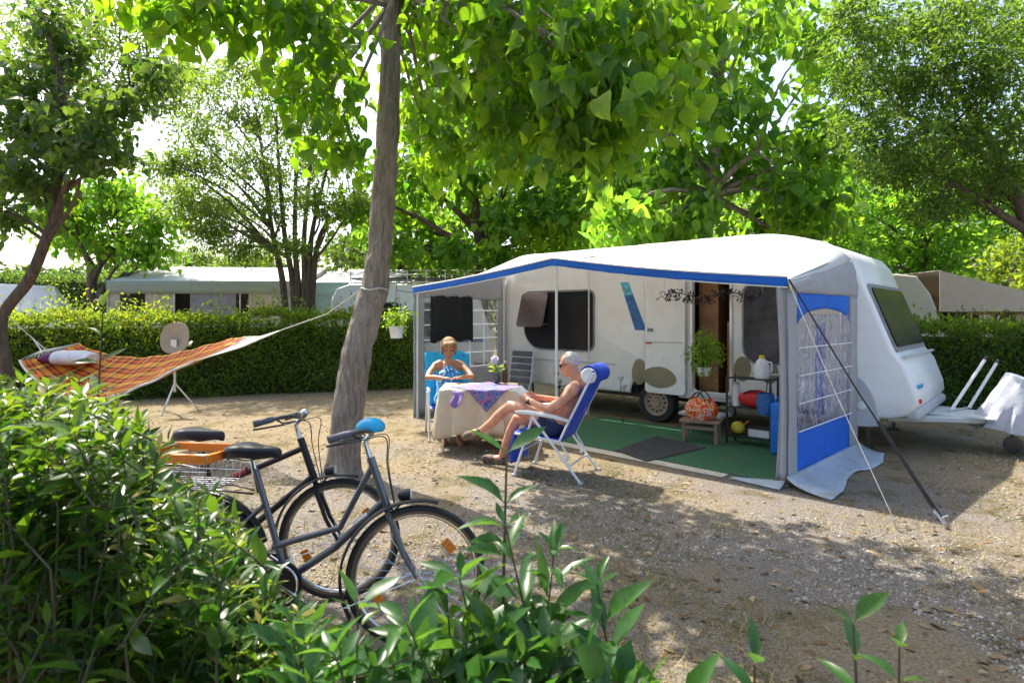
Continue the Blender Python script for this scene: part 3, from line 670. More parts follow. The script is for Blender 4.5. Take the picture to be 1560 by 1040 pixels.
# flat tan rounded patches low on the wall and door
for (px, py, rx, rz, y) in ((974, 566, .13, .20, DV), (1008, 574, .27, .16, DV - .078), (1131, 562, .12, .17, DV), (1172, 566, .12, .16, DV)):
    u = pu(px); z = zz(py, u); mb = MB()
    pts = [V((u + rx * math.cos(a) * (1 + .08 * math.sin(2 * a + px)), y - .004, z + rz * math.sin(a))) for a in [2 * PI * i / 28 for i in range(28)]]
    mb.prism([p for p in pts], (0, .005, 0)); obj('rounded_patch', mb, MAT['patch_tan'], cv, label='tan rounded patch low on the white side')
for x, l in ((-4.4, 2.2), (-.55, 1.2)): mb = MB(); mb.box((x, DV - .006, .86), (l, .016, .03)); obj('rubbing_strip', mb, MAT['plastic'], cv)
# curved grey skirt at the drawbar corner
mb = MB(); mb.prism([V((-.02 + .36 * math.cos(a), DV - .012, .34 + (.62 if math.sin(a) > 0 else .04) * math.sin(a))) for a in [2 * PI * i / 26 for i in range(26)]], (0, .05, 0))
sk = obj('corner_skirt', mb, MAT['plastic'], cv, True, bev=.012)
Mx = Matrix.Translation((.16, DV - .012, .56)) @ Matrix.Rotation(PI / 2, 4, 'X')
mb = MB(); mb.lathe([(.055, 0), (.05, .02), (.03, .028)], 14, Mx); obj('socket_cover', mb, MAT['whitep'], sk, True)
# front window on the sloping nose
def nose(z): # x of the nose at height z
    pts = sorted([(b, a) for a, b in prof[2:12]])
    for (z0, x0), (z1, x1) in zip(pts, pts[1:]):
        if z0 <= z <= z1: return x0 + (x1 - x0) * (z - z0) / (z1 - z0)
    return pts[-1][1]
sl_ = math.atan2(nose(1.98) - nose(1.26), 1.98 - 1.26)
def nose_panel(y0, y1, z0, z1, off, th):
    m_ = MB(); nrm = V((math.cos(sl_), 0, -math.sin(sl_)))
    poly = [V((nose(b), a, b)) + nrm * off for a, b in rrect(y0, y1, z0, z1, .07)]
    # flatten onto the straight part of the nose
    p0 = V((nose(1.26), 0, 1.26)); poly = [p - nrm * ((p - p0 - nrm * off).dot(nrm)) for p in poly]
    m_.prism(poly, nrm * th); return m_
fw = obj('window', nose_panel(DV + .12, DV + 2.08, 1.20, 2.02, .003, .02), MAT['rubber'], cv, True)
obj('pane', nose_panel(DV + .17, DV + 2.03, 1.25, 1.97, .022, .018), MAT['tintd'], fw, True, bev=.006)
mb = MB(); mb.box((nose(1.1) + .02, DV + 1.1, 1.15), (.05, 2.0, .03)); obj('nose_ledge', mb, MAT['plastic'], cv, bev=.01)
mb = MB(); mb.box((.69, DV + .35, .80), (.02, .3, .04)); obj('maker_badge', mb, MAT['cyanp'], cv)
mb = MB(); mb.box((.715, DV + .18, .64), (.03, .07, .05)); obj('nose_marker', mb, MAT['red'], cv, bev=.008)
mb = MB(); mb.box((.66, DV + 1.1, .49), (.14, 2.12, .12)); obj('nose_bumper', mb, MAT['plastic'], cv, bev=.04)
# blue script letters by the nose: strokes
mb = MB(); zb0 = 2.28
for pts in ([(0, 0), (-.03, .17), (.02, .20)], [(.06, .02), (.03, .14)], [(.07, .08), (.11, .10), (.09, .04), (.06, .03)], [(-.06, .13), (-.02, .155)]):
    mb.tube([V((-.30 + a, DV - .004, 2.18 + b)) for a, b in pts], .011, 5)
obj('script_emblem', mb, MAT['decal_blue'], cv)
# wheels
def road_wheel(par, c, side, r=.31, w=.18):
    Mx = Matrix.Translation(c) @ Matrix.Rotation(PI / 2 * side, 4, 'X')
    wm = MB(); wm.lathe([(r * .66, -w / 2), (r * .93, -w / 2), (r, -w * .3), (r, w * .3), (r * .93, w / 2), (r * .66, w / 2), (r * .63, 0), (r * .66, -w / 2)], 28, Mx, False)
    wo_ = obj('wheel', wm, MAT['tyre'], par, True)
    rm = MB(); rm.lathe([(r * .68, -w * .40), (r * .68, w * .46), (r * .60, w * .42), (r * .55, w * .25), (r * .25, w * .34), (r * .2, w * .48), (.001, w * .48)], 28, Mx, False)
    obj('rim', rm, MAT['beige'], wo_, True)
    hm = MB()
    for i in range(12):
        a = 2 * PI * i / 12; cc = V((r * .43 * math.cos(a), r * .43 * math.sin(a), w * .31)); hm.lathe([(r * .05, -.01), (r * .05, .012)], 8, Mx @ Matrix.Translation(cc))
    obj('rim_slots', hm, MAT['black'], wo_)
road_wheel(cv, (uw, DV + .17, .31), 1); road_wheel(cv, (uw, DV + 2.0, .31), -1)
mb = MB(); mb.add([(uw + .40 * math.cos(a), y, ZB + .38 * max(0, math.sin(a))) for y in (DV + .02, DV + .5) for a in [PI * i / 10 for i in range(11)]], [(i, i + 1, 12 + i, 11 + i) for i in range(10)])
mb.box((-2.6, DV + 1.1, .36), (4.6, 1.3, .1)); obj('chassis', mb, MAT['black'], cv)
for x in (-5.3, .15):
    for y in (DV + .3, DV + 1.9): mb = MB(); mb.tube([(x, y, .4), (x, y, .015)], .025, 6); mb.box((x, y, .012), (.14, .14, .02)); obj('corner_steady', mb, MAT['steel'], cv)
# drawbar
mb = MB()
for s in (-1, 1): mb.tube([(.35, DV + 1.1 + s * .75, .38), (1.55, DV + 1.1 + s * .08, .40)], .045, 6)
mb.box((1.62, DV + 1.1, .42), (.34, .1, .09)); mb.box((.95, DV + 1.1, .425), (.8, .75, .02)); obj('drawbar', mb, MAT['plastic'], cv)
mb = MB(); mb.tube([(1.5, DV + 1.14, .7), (1.5, DV + 1.14, .16)], .026, 8)
Mx = Matrix.Translation((1.5, DV + 1.14, .1)) @ Matrix.Rotation(PI / 2, 4, 'X'); mb.lathe([(.1, -.03), (.1, .03)], 16, Mx); obj('jockey_wheel', mb, MAT['steel'], cv)
# grey cover over the hitch
def cover(s, t):
    a = 2 * PI * s; q = math.sin(t * PI / 2); k = .5 + .5 * q
    rx, ry = .46 * (1 - .55 * t), .34 * (1 - .6 * t ** 1.5)
    wv = 1 + .10 * math.sin(6 * a + 2) * (1 - .6 * t) + .06 * math.sin(11 * a + 3 * t) + .05 * math.sin(17 * a - 4 * t)
    return V((1.56 + .10 * t + rx * wv * math.cos(a), DV + 1.1 + ry * wv * math.sin(a), .30 + .58 * t - .08 * math.cos(a) * t + .03 * math.sin(5 * a) * (1 - t)))
mb = MB(); mb.grid(cover, 40, 10); n = len(mb.v); mb.f.append(tuple(range(n - 41, n - 1)))
o = obj('hitch_cover', mb, MAT['tarp'], None, True); o.location = AB; o.rotation_euler = (0, 0, ARZ)
tag(o, 'grey fabric cover draped over the caravan hitch', 'cover')
# two pale carrier bars standing on the drawbar
c0, c1, e0, e1 = at(1449, 626, 7.5), at(1500, 548, 7.55), at(1476, 622, 7.68), at(1518, 553, 7.73)
cb = thing('carrier_rack', 'pair of pale slanting metal bars standing on the caravan drawbar', 'rack', (c0.x, c0.y, .437)); co = cb.location.copy()
for a, b in ((c0, c1), (e0, e1)):
    mb = MB(); a.z = .445; mb.tube([a, b], .019, 8); obj('bar', mb, MAT['metalw'], cb, True, org=co)
    mb = MB(); d = (b - a).normalized(); mb.tube([b, b + d * .05], .022, 8); obj('end_cap', mb, MAT['black'], cb, True, org=co)
mb = MB(); mb.tube([c0 + V((-.08, -.06, .0)), e0 + V((.08, .06, .0))], .014, 6); obj('foot_rail', mb, MAT['alu'], cb, org=co)

# ------------------------------------------------------------------ awning
aw = thing('awning', 'white caravan awning with blue valance, grey walls and open front', 'awning', AB, ARZ)
UL = -5.72
UM = None
r_ = (844 - 780) / F; UM = (r_ * AB.y - AB.x) / (UX - r_ * UY)
def eave(u):
    if u < UM: t = (u - UL) / (UM - UL); return 2.08 + (2.36 - 2.08) * t - .02 * math.sin(PI * t)
    t = (u - UM) / (0 - UM); return 2.36 + (2.0 - 2.36) * t - .03 * math.sin(PI * t)
def rail(u):
    if u > -1.2:
        t = min(1, (u + 1.2) / 1.25); return 2.72 - .34 * t ** 2.2
    if u < -5.2: return 2.72 - .2 * ((-5.2 - u) / .5) ** 2
    return 2.72
def roofp(s, t):
    u = UL + (0 - UL) * s; z = eave(u) * (1 - t) + rail(u) * t
    sag = -.05 * math.sin(PI * t) * (1 + .5 * math.sin(u * 2.1)) + .018 * math.sin(u * 5 + t * 3) * math.sin(PI * t)
    if u > -.35: z -= .10 * ((u + .35) / .35) ** 2 * (.3 + .7 * t)
    sag += .02 * noise.noise(V((u * 6, t * 2.2, 3))) * math.sin(PI * t) + .012 * noise.noise(V((u * 2.5, t * 4, 0)))
    return V((u + .05 * t * (1 if u > -.3 else 0), DV * t - .02 * t, z + sag))
mb = MB(); mb.grid(roofp, 60, 16); obj('roof', mb, MAT['awn'], aw, True, solid=.006)
for su in (-4.35, UM, -1.45):
    mb = MB(); mb.tube([roofp((su - UL) / -UL, i / 16) + V((0, 0, .004)) for i in range(17)], .006, 5); obj('roof_seam', mb, MAT['seam'], aw, True)
def valp(h0, h1, y):
    def f(s, t):
        u = UL + (0 - UL) * s; return V((u, y + .010 * math.sin(u * 7) * t, eave(u) + h0 + (h1 - h0) * t + .004 * math.sin(u * 23) * t))
    return f
mb = MB(); mb.grid(valp(.004, -.088, -.014), 60, 3); obj('valance', mb, MAT['awnb'], aw, True, solid=.005)
mb = MB(); mb.tube([V((UL + (0 - UL) * i / 60, -.02, eave(UL + (0 - UL) * i / 60) - .095)) for i in range(61)], .007, 6); obj('white_piping', mb, MAT['bar'], aw, True)
mb = MB(); mb.tube([V((UL + (0 - UL) * i / 60, -.018, eave(UL + (0 - UL) * i / 60) + .008)) for i in range(61)], .011, 6); obj('roof_bead', mb, MAT['bar'], aw, True)
# poles
def pole(a, b, r=.014, nm='pole'):
    m_ = MB(); m_.tube([a, b], r, 10); m_.lathe([(.03, 0), (.03, .015), (r, .02)], 10, Matrix.Translation(b)); return obj(nm, m_, MAT['metalw'] if r > .013 else MAT['alu'], aw, True)
for u, v in ((-.02, .05), (UL + .04, .05), (UM, .05)): pole((u, v, eave(u) - .02), (u, v, .0), .017)
r2 = (897 - 780) / F
u2 = pu(897, DV - .12); pole((u2, DV - .12, rail(u2) - .08), (u2, DV - .12, 0), .013)
for u in (-.04, UL + .06): pole((u, DV - .1, rail(u) - .10), (u, DV - .1, 0), .015)
for u in (-.04, UM, UL + .06):
    m_ = MB(); m_.tube([(u, .05, eave(u) - .04), (u, DV - .1, rail(u) - .10)], .013, 8); obj('roof_pole', m_, MAT['alu'], aw, True)
m_ = MB(); m_.tube([(UL + .04, .06, 2.03), (UM, .06, 2.30), (-.02, .06, 1.96)], .013, 8); obj('front_pole', m_, MAT['alu'], aw, True)
# walls as sheets made of panels; each panel its own part
def sheet(name, x, poly, m, off=0, th=.006, par=aw, wob=.012, label=None, res=14, sp=0.0):
    """poly gives (v,z) corner quad bl, br, tr, tl on the wall at u = x"""
    m_ = MB()
    def f(s, t):
        a = V((*poly[0], 0)).lerp(V((*poly[1], 0)), s); b = V((*poly[3], 0)).lerp(V((*poly[2], 0)), s); p = a.lerp(b, t)
        return V((x + off + sp * max(0, p.x) + wob * (math.sin(p.x * 9 + p.y * 2) * .5 + noise.noise(V((p.x * 4, p.y * 2, x)))), p.x, p.y))
    m_.grid(f, res, res); return obj(name, m_, m, par, True, solid=th, label=label)
SP = .05
def side_wall(x, sgn, kind):
    z_top0, z_top1 = eave(x if x > -1 else UL) - .01, rail(x) - .02
    lz = lambda v: z_top0 + (z_top1 - z_top0) * v / DV
    wl = []
    g_ = MB()
    def gf(s, t):
        a = V((x + SP * DV * s, DV * s, 1.86)); b = roofp(1, s); b.z -= .004; p = a.lerp(b, t); p.x += .02 * noise.noise(V((s * 5, t * 3, 2))) * math.sin(PI * t) + .03 * math.sin(PI * t); return p
    g_.grid(gf, 24, 10); obj('wall_gusset', g_, MAT['awng'], aw, True, solid=.006)
    return lz
# right-hand wall
X = 0.0
side_wall(X, 1, 'r')
vA, vB, zA, zB, zC, zD = .22, 1.86, .06, .50, 1.60, 1.86
sheet('corner_strip', X, [(0, .0), (vA, .0), (vA, 1.86), (0, 1.86)], MAT['awng'], sp=SP)
sheet('rear_strip', X, [(vB, .0), (DV, .0), (DV, 1.86), (vB, 1.86)], MAT['awng'], sp=SP)
sheet('lower_panel', X, [(vA, zA), (vB, zA), (vB, zB), (vA, zB)], MAT['awnb'], sp=SP, label='blue lower panel of the side wall')
# blue head panel with arched lower edge
mb = MB()
def headp(s, t):
    v = vA + (vB - vA) * s; lo = zC - .04 + .15 * math.sin(PI * s) ** .6
    return V((X + SP * v + .008 * math.sin(v * 9), v, lo + (zD - lo) * t))
mb.grid(headp, 24, 4); obj('head_panel', mb, MAT['awnb'], aw, True, solid=.006, label='blue head panel with arched lower edge')
def pvc(name, tint, amt, pat):
    m, nt, p, out = newmat(name); tc = node(nt, 'ShaderNodeTexCoord').outputs['Object']
    mp = node(nt, 'ShaderNodeMapping'); mp.inputs['Scale'].default_value = (1, 2.0, .55); nt.links.new(tc, mp.inputs[0])
    n1 = nz(nt, 9, 5, mp.outputs[0], .7, 2.0)
    c = ramp(nt, n1, [(.36, tint), (.5, tuple(x * .8 + .1 for x in tint)), (.62, (.75, .74, .82))])
    nt.links.new(c, p.inputs['Base Color']); p.inputs['Roughness'].default_value = .25
    tr_ = node(nt, 'ShaderNodeBsdfTransparent'); mx = node(nt, 'ShaderNodeMixShader')
    if pat:
        f = ramp(nt, n1, [(.40, (amt, amt, amt)), (.62, (min(1, amt + .48),) * 3)]); nt.links.new(f, mx.inputs[0])
    else: mx.inputs[0].default_value = amt
    nt.links.new(tr_.outputs[0], mx.inputs[1]); nt.links.new(p.outputs[0], mx.inputs[2]); nt.links.new(mx.outputs[0], out.inputs[0]); return m
LACE = pvc('lace_pattern_film', (.24, .22, .33), .14, True); CLEAR = pvc('clear_film', (.25, .27, .30), .28, False)
win = sheet('window_film', X, [(vA, zB), (vB, zB), (vB, zC + .05), (vA, zC + .05)], LACE, .004, .002, sp=SP, wob=.008)
def bars(x, v0, v1, z0, z1, nv, nz_, par, off, r=.007, sp=0.0):
    for i in range(1, nv + 1):
        v = v0 + (v1 - v0) * i / (nv + 1); m_ = MB(); m_.tube([(x + off + sp * v, v, z0), (x + off + sp * v, v, z1)], r, 5); obj('glazing_bar', m_, MAT['bar'], par)
    for i in range(nz_ + 1):
        z = z0 + (z1 - z0) * i / max(1, nz_); m_ = MB(); m_.tube([(x + off + sp * v0, v0, z), (x + off + sp * v1, v1, z)], r, 5); obj('glazing_bar', m_, MAT['bar'], par)
bars(X, vA, vB, zB, zC - .28, 0, 3, win, .022, sp=SP)
mb = MB()
mb.grid(lambda s, t: V((X - .07 + .02 * math.sin(s * 22), 1.12 + .30 * s, .52 + 1.02 * t)), 16, 6); obj('inner_curtain', mb, MAT['awnb'], aw, True, solid=.004, label='blue curtain hanging behind the lace window')
# mud skirt flaring over the ground
def skirtp(s, t):
    v = -.06 + (DV + .12) * s; fl = .04 + .30 * t + .05 * math.sin(v * 5) * t + .10 * t * max(0, 1 - s * 5)
    return V((X + SP * v + fl * (.25 + .75 * t), v - .05 * t * (1 - s) * 2, max(.006, .10 * (1 - t) ** 1.5 + .012 + .012 * math.sin(v * 13) * t)))
mb = MB(); mb.grid(skirtp, 30, 8); obj('mud_skirt', mb, MAT['skirt'], aw, True, solid=.004)
mb = MB(); mb.grid(lambda s, t: V((-.50 * (1 - s) - .02 + .3 * s * t * 0, -.02 - .16 * t * (.5 + s * .5), .012 + .05 * (1 - t) ** 2 * s)), 12, 5); obj('mud_skirt', mb, MAT['skirt'], aw, True, solid=.004)
# front corner strip, narrow return beside the open front
sheet_w = MB(); sheet_w.grid(lambda s, t: V((-.11 * (1 - s) * (1 - .35 * math.sin(PI * t)) - .01, .008 + .02 * math.sin(s * 7 + t * 2), .02 + (eave(-.1) - .1) * t)), 8, 16); obj('front_return', sheet_w, MAT['awng'], aw, True, solid=.005)
# left-hand wall
XL = UL; zt0, zt1 = eave(UL) - .01, rail(UL) - .02
sheet('wall_gusset', XL, [(0, 1.92), (DV, 1.92), (DV, zt1), (0, zt0)], MAT['awng'])
sheet('corner_strip', XL, [(0, 0), (.22, 0), (.22, 1.92), (0, 1.92)], MAT['awng'])
sheet('rear_strip', XL, [(1.92, 0), (DV, 0), (DV, 1.92), (1.92, 1.92)], MAT['awng'])
sheet('lower_panel', XL, [(.22, 0), (1.92, 0), (1.92, .72), (.22, .72)], MAT['awng'])
win = sheet('window_film', XL, [(.22, .72), (1.92, .72), (1.92, 1.92), (.22, 1.92)], CLEAR, 0, .002)
bars(XL, .22, 1.92, .74, 1.72, 4, 4, win, .012, .009)
# guy lines
gl = at(1440, 805, gnd(1440, 805).y); pa = V((2.63, 5.66, 1.98))
def line(name, label, a, b, r, m, peg=True, thick=None):
    t = thing(name, label, 'guy line', V((b.x, b.y, 0)))
    m_ = MB(); m_.tube([a, a.lerp(b, .5) + V((0, 0, -.02)), b + V((0, 0, .05))], r, 6); obj('cord', m_, m, t, org=(b.x, b.y, 0))
    if thick:
        m_ = MB(); m_.tube([a.lerp(b, thick), b.lerp(a, .06) + V((0, 0, .02))], r * 1.9, 8); obj('strap_tensioner', m_, m, t, org=(b.x, b.y, 0))
        sp_ = MB(); q = b.lerp(a, .05) + V((0, 0, .02)); dd = (b + V((0, 0, .04)) - q)
        sp_.tube([q + dd * (i / 60) + V((.016 * math.cos(i * .9), .016 * math.sin(i * .9), 0)) for i in range(61)], .003, 4); obj('spring', sp_, MAT['alu'], t, org=(b.x, b.y, 0))
    d = (b - a).normalized(); m_ = MB(); m_.tube([b + V((-.02, 0, .09)), b + V((.02, 0, -.03))], .007, 6); m_.tube([b + V((-.02, 0, .09)), b + V((.02, 0, .10))], .007, 6); obj('peg', m_, MAT['alu'], t, org=(b.x, b.y, 0))
line('guy_line', 'black storm strap with spring from awning corner to its peg', pa, V((gl.x, gl.y, 0)), .008, MAT['strap'], thick=.62)
b = gnd(1365, 808); line('guy_line', 'thin white rope from awning corner to peg', pa + V((-.01, -.01, -.02)), V((b.x, b.y, 0)), .0035, MAT['rope'])
# ------------------------------------------------------------------ people
def fused(name, mb, m, parent, voxel=.007, it=4, keep=None):
    """one continuous skin over the limbs laid out in mb"""
    me = mesh_from(name, mb.v, mb.f); o = bpy.data.objects.new(name, me); C.objects.link(o)
    md = o.modifiers.new('r', 'REMESH'); md.mode = 'VOXEL'; md.voxel_size = voxel
    if it:
        sm = o.modifiers.new('s', 'SMOOTH'); sm.iterations = it; sm.factor = .5
    dg = bpy.context.evaluated_depsgraph_get(); me2 = bpy.data.meshes.new_from_object(o.evaluated_get(dg))
    bpy.data.objects.remove(o); bpy.data.meshes.remove(me); me2.name = name
    me2.polygons.foreach_set('use_smooth', [True] * len(me2.polygons)); me2.materials.clear(); me2.materials.append(m)
    o = bpy.data.objects.new(name, me2); C.objects.link(o); o.parent = parent; return o
def limbt(mb, pts, rs, n=14, sy=1.0, up=None):
    p, r = smooth_path(pts, rs, 5); mb.tube(p, r, n, sy=sy, up=up)
    mb.ell(p[0], (r[0],) * 3); mb.ell(p[-1], (r[-1],) * 3)
def frame3(f, up):
    f = V(f).normalized(); l = V(up).cross(f).normalized(); u = f.cross(l); return Matrix((f, l, u)).transposed()
def hand(mb, wrist, d, palm, side, curl=.5, s=1.0):
    """d: pointing direction, palm: palm normal, side: direction of the thumb"""
    d, palm, side = V(d).normalized(), V(palm).normalized(), V(side).normalized(); w_ = V(wrist)
    mb.tube([w_ - d * .01, w_ + d * .04 * s, w_ + d * .085 * s], [.026 * s, .036 * s, .036 * s], 12, sy=.45, up=side)
    for i, L in enumerate((.070, .078, .073, .056)):
        b = w_ + d * .082 * s + side * (.027 - .018 * i) * s
        q1 = b + (d * math.cos(curl * .7) + palm * math.sin(curl * .7)) * L * .5 * s
        q2 = q1 + (d * math.cos(curl * 1.6) + palm * math.sin(curl * 1.6)) * L * .5 * s
        mb.tube([b - d * .015, b, q1, q2], [.0095 * s, .0095 * s, .009 * s, .0072 * s], 8)
    b = w_ + d * .025 * s + side * .028 * s
    q1 = b + (d * .6 + side * .6 + palm * .3).normalized() * .036 * s; q2 = q1 + (d * .9 + palm * .4).normalized() * .03 * s
    mb.tube([b - side * .012, b, q1, q2], [.013 * s, .013 * s, .011 * s, .008 * s], 8)
def head(mb, c, R, s=1.0):
    c = V(c); P = lambda a, b, e: c + R @ (V((a, b, e)) * s)
    mb.ell(P(-.01, 0, .03), (.098 * s, .077 * s, .092 * s), R); mb.ell(P(.025, 0, -.035), (.066 * s, .060 * s, .080 * s), R)
    mb.ell(P(.055, 0, -.095), (.030 * s, .036 * s, .026 * s), R)                       # chin
    mb.tube([P(.082, 0, .018), P(.103, 0, -.020), P(.112, 0, -.034), P(.09, 0, -.042)], [.010 * s, .013 * s, .016 * s, .010 * s], 10)
    for q in (-1, 1):
        mb.ell(P(.070, q * .032, .024), (.02 * s, .027 * s, .011 * s), R)               # brow
        mb.ell(P(.062, q * .042, -.028), (.022 * s, .022 * s, .020 * s), R)             # cheek
        mb.ell(P(.095, q * .012, -.036), (.012 * s, .010 * s, .009 * s), R)             # nostril
        mb.ell(P(-.012, q * .079, -.008), (.022 * s, .010 * s, .034 * s), R)            # ear
    mb.ell(P(.082, 0, -.064), (.014 * s, .024 * s, .007 * s), R); mb.ell(P(.080, 0, -.076), (.014 * s, .021 * s, .008 * s), R)
    return P
SEATED = 'seated people'
# chair builder: folding high-back recliner
def camp_chair(label, locv, rz, back_top=(-.47, 1.10), pillow=True, flap=True, mats=('fabric_blue', 'metalw')):
    t = thing('folding_chair', label, 'chair', locv, rz); fb, fr = MAT[mats[0]], MAT[mats[1]]
    bx, bz = back_top
    for s in (-1, 1):
        y = s * .28
        m_ = MB(); m_.tube([(.15, y, .625), (.355, y, .012)], .014, 8); obj('leg', m_, fr, t, True)
        m_ = MB(); m_.tube([(.15, y * 1.06, .625), (-.355, y * 1.06, .012)], .014, 8); obj('leg', m_, fr, t, True)
        m_ = MB(); m_.tube([(.34, y, .655), (.2, y, .66), (-.05, y, .64), (-.24, y, .60)], [.016, .022, .022, .016], 10, sy=1.0, up=(0, 1, 0)); obj('armrest', m_, MAT['whitep'] if pillow else fr, t, True)
        m_ = MB(); m_.tube([(-.12, s * .25, .385), (-.2, s * .25, .55), (bx, s * .25, bz - .02)], .012, 8); obj('back_rail', m_, fr, t, True)
        m_ = MB(); m_.tube([(.36, s * .25, .43), (-.13, s * .25, .385), (-.22, s * .25, .24), (-.18, s * .25, .18)], .012, 8); obj('seat_rail', m_, fr, t, True)
        for x in (.355, -.355):
            m_ = MB(); m_.box((x, y * (1.06 if x < 0 else 1), .012), (.05, .032, .024)); obj('foot_cap', m_, MAT['plastic'], t, bev=.004)
    for x, z in ((.27, .27), (-.24, .16)):
        m_ = MB(); m_.tube([(x, -.28, z), (x, .28, z)], .01, 8); obj('stretcher', m_, fr, t, True)
    m_ = MB(); m_.grid(lambda s, q: V((.37 - .50 * s, -.24 + .48 * q, .44 - .05 * s - .03 * math.sin(PI * s) * math.sin(PI * q))), 10, 8); obj('seat', m_, fb, t, True, solid=.018)
    m_ = MB(); m_.grid(lambda s, q: V((-.12 + (bx + .12) * s - .03 * math.sin(PI * s) * math.sin(PI * q), -.24 + .48 * q, .39 + (bz - .39) * s)), 12, 8); obj('backrest', m_, fb, t, True, solid=.022)
    if flap:
        m_ = MB(); m_.grid(lambda s, q: V((.37 + .05 * s + .02 * math.sin(PI * s), -.22 + .44 * q, .44 - .33 * s)), 8, 6); obj('leg_flap', m_, fb, t, True, solid=.018)
    if pillow:
        m_ = MB(); m_.tube([(bx + .055, -.235, bz - .05), (bx + .055, -.225, bz - .05), (bx + .055, .225, bz - .05), (bx + .055, .235, bz - .05)], [.068, .078, .078, .068], 18); obj('head_roll', m_, MAT['whitep'], t, True)
        m_ = MB(); m_.grid(lambda s, q: V((bx + .055 + .092 * math.cos(PI * (1.25 - 1.1 * s)), -.21 + .42 * q, bz - .05 + .092 * math.sin(PI * (1.25 - 1.1 * s)))), 12, 4); obj('head_flap', m_, fb, t, True, solid=.012)
    return t
FX, FY = -.91, .41; MRZ = math.atan2(FY, FX); mo = V((.46, 6.19, 0))
camp_chair('royal blue high-back recliner with white tube frame and rolled headrest', mo, MRZ)
# --- reading man
man = thing('person', 'bare-chested grey-haired person in sunglasses reclining and holding a booklet, legs crossed', 'person', mo, MRZ)
mb = MB()
limbt(mb, [(-.02, 0, .50), (-.11, 0, .62), (-.19, 0, .76), (-.25, 0, .89), (-.25, 0, .955)], [.135, .135, .14, .125, .075], 18, sy=1.25, up=(1, 0, .5))
mb.ell((-.03, 0, .535), (.14, .175, .115)); mb.ell((-.045, 0, .64), (.145, .165, .135)); mb.ell((-.18, .0, .82), (.10, .165, .13))
limbt(mb, [(-.25, 0, .93), (-.215, 0, 1.02), (-.17, 0, 1.08)], [.068, .058, .06], 14)
Rh = frame3((.95, .05, -.22), (0, 0, 1)); hc = V((-.145, 0, 1.135)); P = head(mb, hc, Rh, 1.02)
for s in (-1, 1):
    limbt(mb, [(-.25, s * .14, .915), (-.235, s * .195, .885)], [.07, .068])
    limbt(mb, [(-.235, s * .20, .885), (-.13, s * .245, .77), (-.02, s * .265, .70)], [.058, .05, .041])
    wr_ = V((.27, s * .115, .765)); limbt(mb, [(-.02, s * .265, .70), (.10, s * .22, .725), wr_], [.042, .039, .026])
    hand(mb, wr_, (.9, -s * .25, .12), (.1, -s * .8, .1), (0, -s * .2, 1), .75)
# crossed leg (near) and standing leg
limbt(mb, [(0, .095, .50), (.26, .07, .62), (.52, .01, .665)], [.098, .082, .060]); limbt(mb, [(.52, .01, .665), (.66, -.03, .56), (.78, -.05, .455), (.93, -.07, .345)], [.058, .060, .050, .035])
limbt(mb, [(.925, -.07, .345), (1.02, -.08, .325), (1.10, -.085, .285)], [.036, .036, .024], sy=1.2)
limbt(mb, [(0, -.095, .49), (.25, -.105, .52), (.49, -.11, .515)], [.098, .082, .060]); limbt(mb, [(.49, -.11, .515), (.56, -.11, .38), (.62, -.11, .24), (.68, -.11, .085)], [.058, .060, .048, .034])
limbt(mb, [(.675, -.11, .07), (.76, -.105, .058), (.85, -.10, .045)], [.038, .034, .022], sy=1.2)
fused('body', mb, MAT['skin'], man, .0065, 5)
mb = MB(); mb.ell((-.02, 0, .515), (.17, .196, .125)); limbt(mb, [(0, .095, .50), (.09, .088, .54)], [.115, .108]); limbt(mb, [(0, -.095, .49), (.09, -.10, .50)], [.115, .108])
fused('swim_shorts', mb, MAT['navy'], man, .009, 4)
mb = MB(); mb.ell(P(-.016, 0, .038), (.101, .081, .092), Rh); hm = fused('hair', mb, MAT['hairw'], man, .008, 1)
# the cropped hair leaves the face free
bm = bmesh.new(); bm.from_mesh(hm.data); Ri = Rh.transposed()
kill = [v for v in bm.verts if (lambda q: q.x > .035 - max(0, q.z) * .15 or q.z < -.035)(Ri @ (v.co - hc))]
bmesh.ops.delete(bm, geom=kill, context='VERTS'); bm.to_mesh(hm.data); bm.free()
mb = MB()
for q in (-1, 1): mb.ell(P(.092, q * .032, .004), (.008, .027, .018), Rh, 10, 6)
mb.tube([P(.094, -.012, .008), P(.097, 0, .011), P(.094, .012, .008)], .004, 6)
for q in (-1, 1): mb.tube([P(.088, q * .058, .010), P(.05, q * .076, .010), P(-.02, q * .086, .004)], .004, 6)
obj('sunglasses', mb, MAT['lens'], man, True, kind='stuff')
for nm, c, dr, rl in (('shoe', V((.77, -.105, .034)), V((1, .05, -.02)), 0), ('shoe', V((1.02, -.08, .300)), V((.85, -.08, -.35)), 0)):
    m_ = MB(); Rf = frame3(dr, (0, 0, 1)); m_.ell(c + Rf @ V((0, 0, -.012)), (.15, .058, .03), Rf); m_.ell(c + Rf @ V((.05, 0, .012)), (.105, .062, .052), Rf); m_.ell(c + Rf @ V((-.10, 0, .008)), (.05, .054, .05), Rf)
    fused('shoe', m_, MAT['shoe'], man, .007, 3)
mb = MB(); mb.tube([(.225, .145, .742), (.245, .135, .752)], .034, 14); obj('wristband', mb, MAT['strap'], man, True)
bk = thing('booklet', 'open pale booklet held by the bare-chested person', 'booklet', mo + V((FX * .40, FY * .40, .80)), MRZ)
for s in (-1, 1):
    m_ = MB(); Rb = Matrix.Rotation(math.radians(-38), 3, 'Y') @ Matrix.Rotation(s * math.radians(14), 3, 'X'); m_.box(Rb @ V((0, s * .062, 0)), (.17, .12, .008), Rb); obj('page_block', m_, MAT['book'], bk, bev=.002)
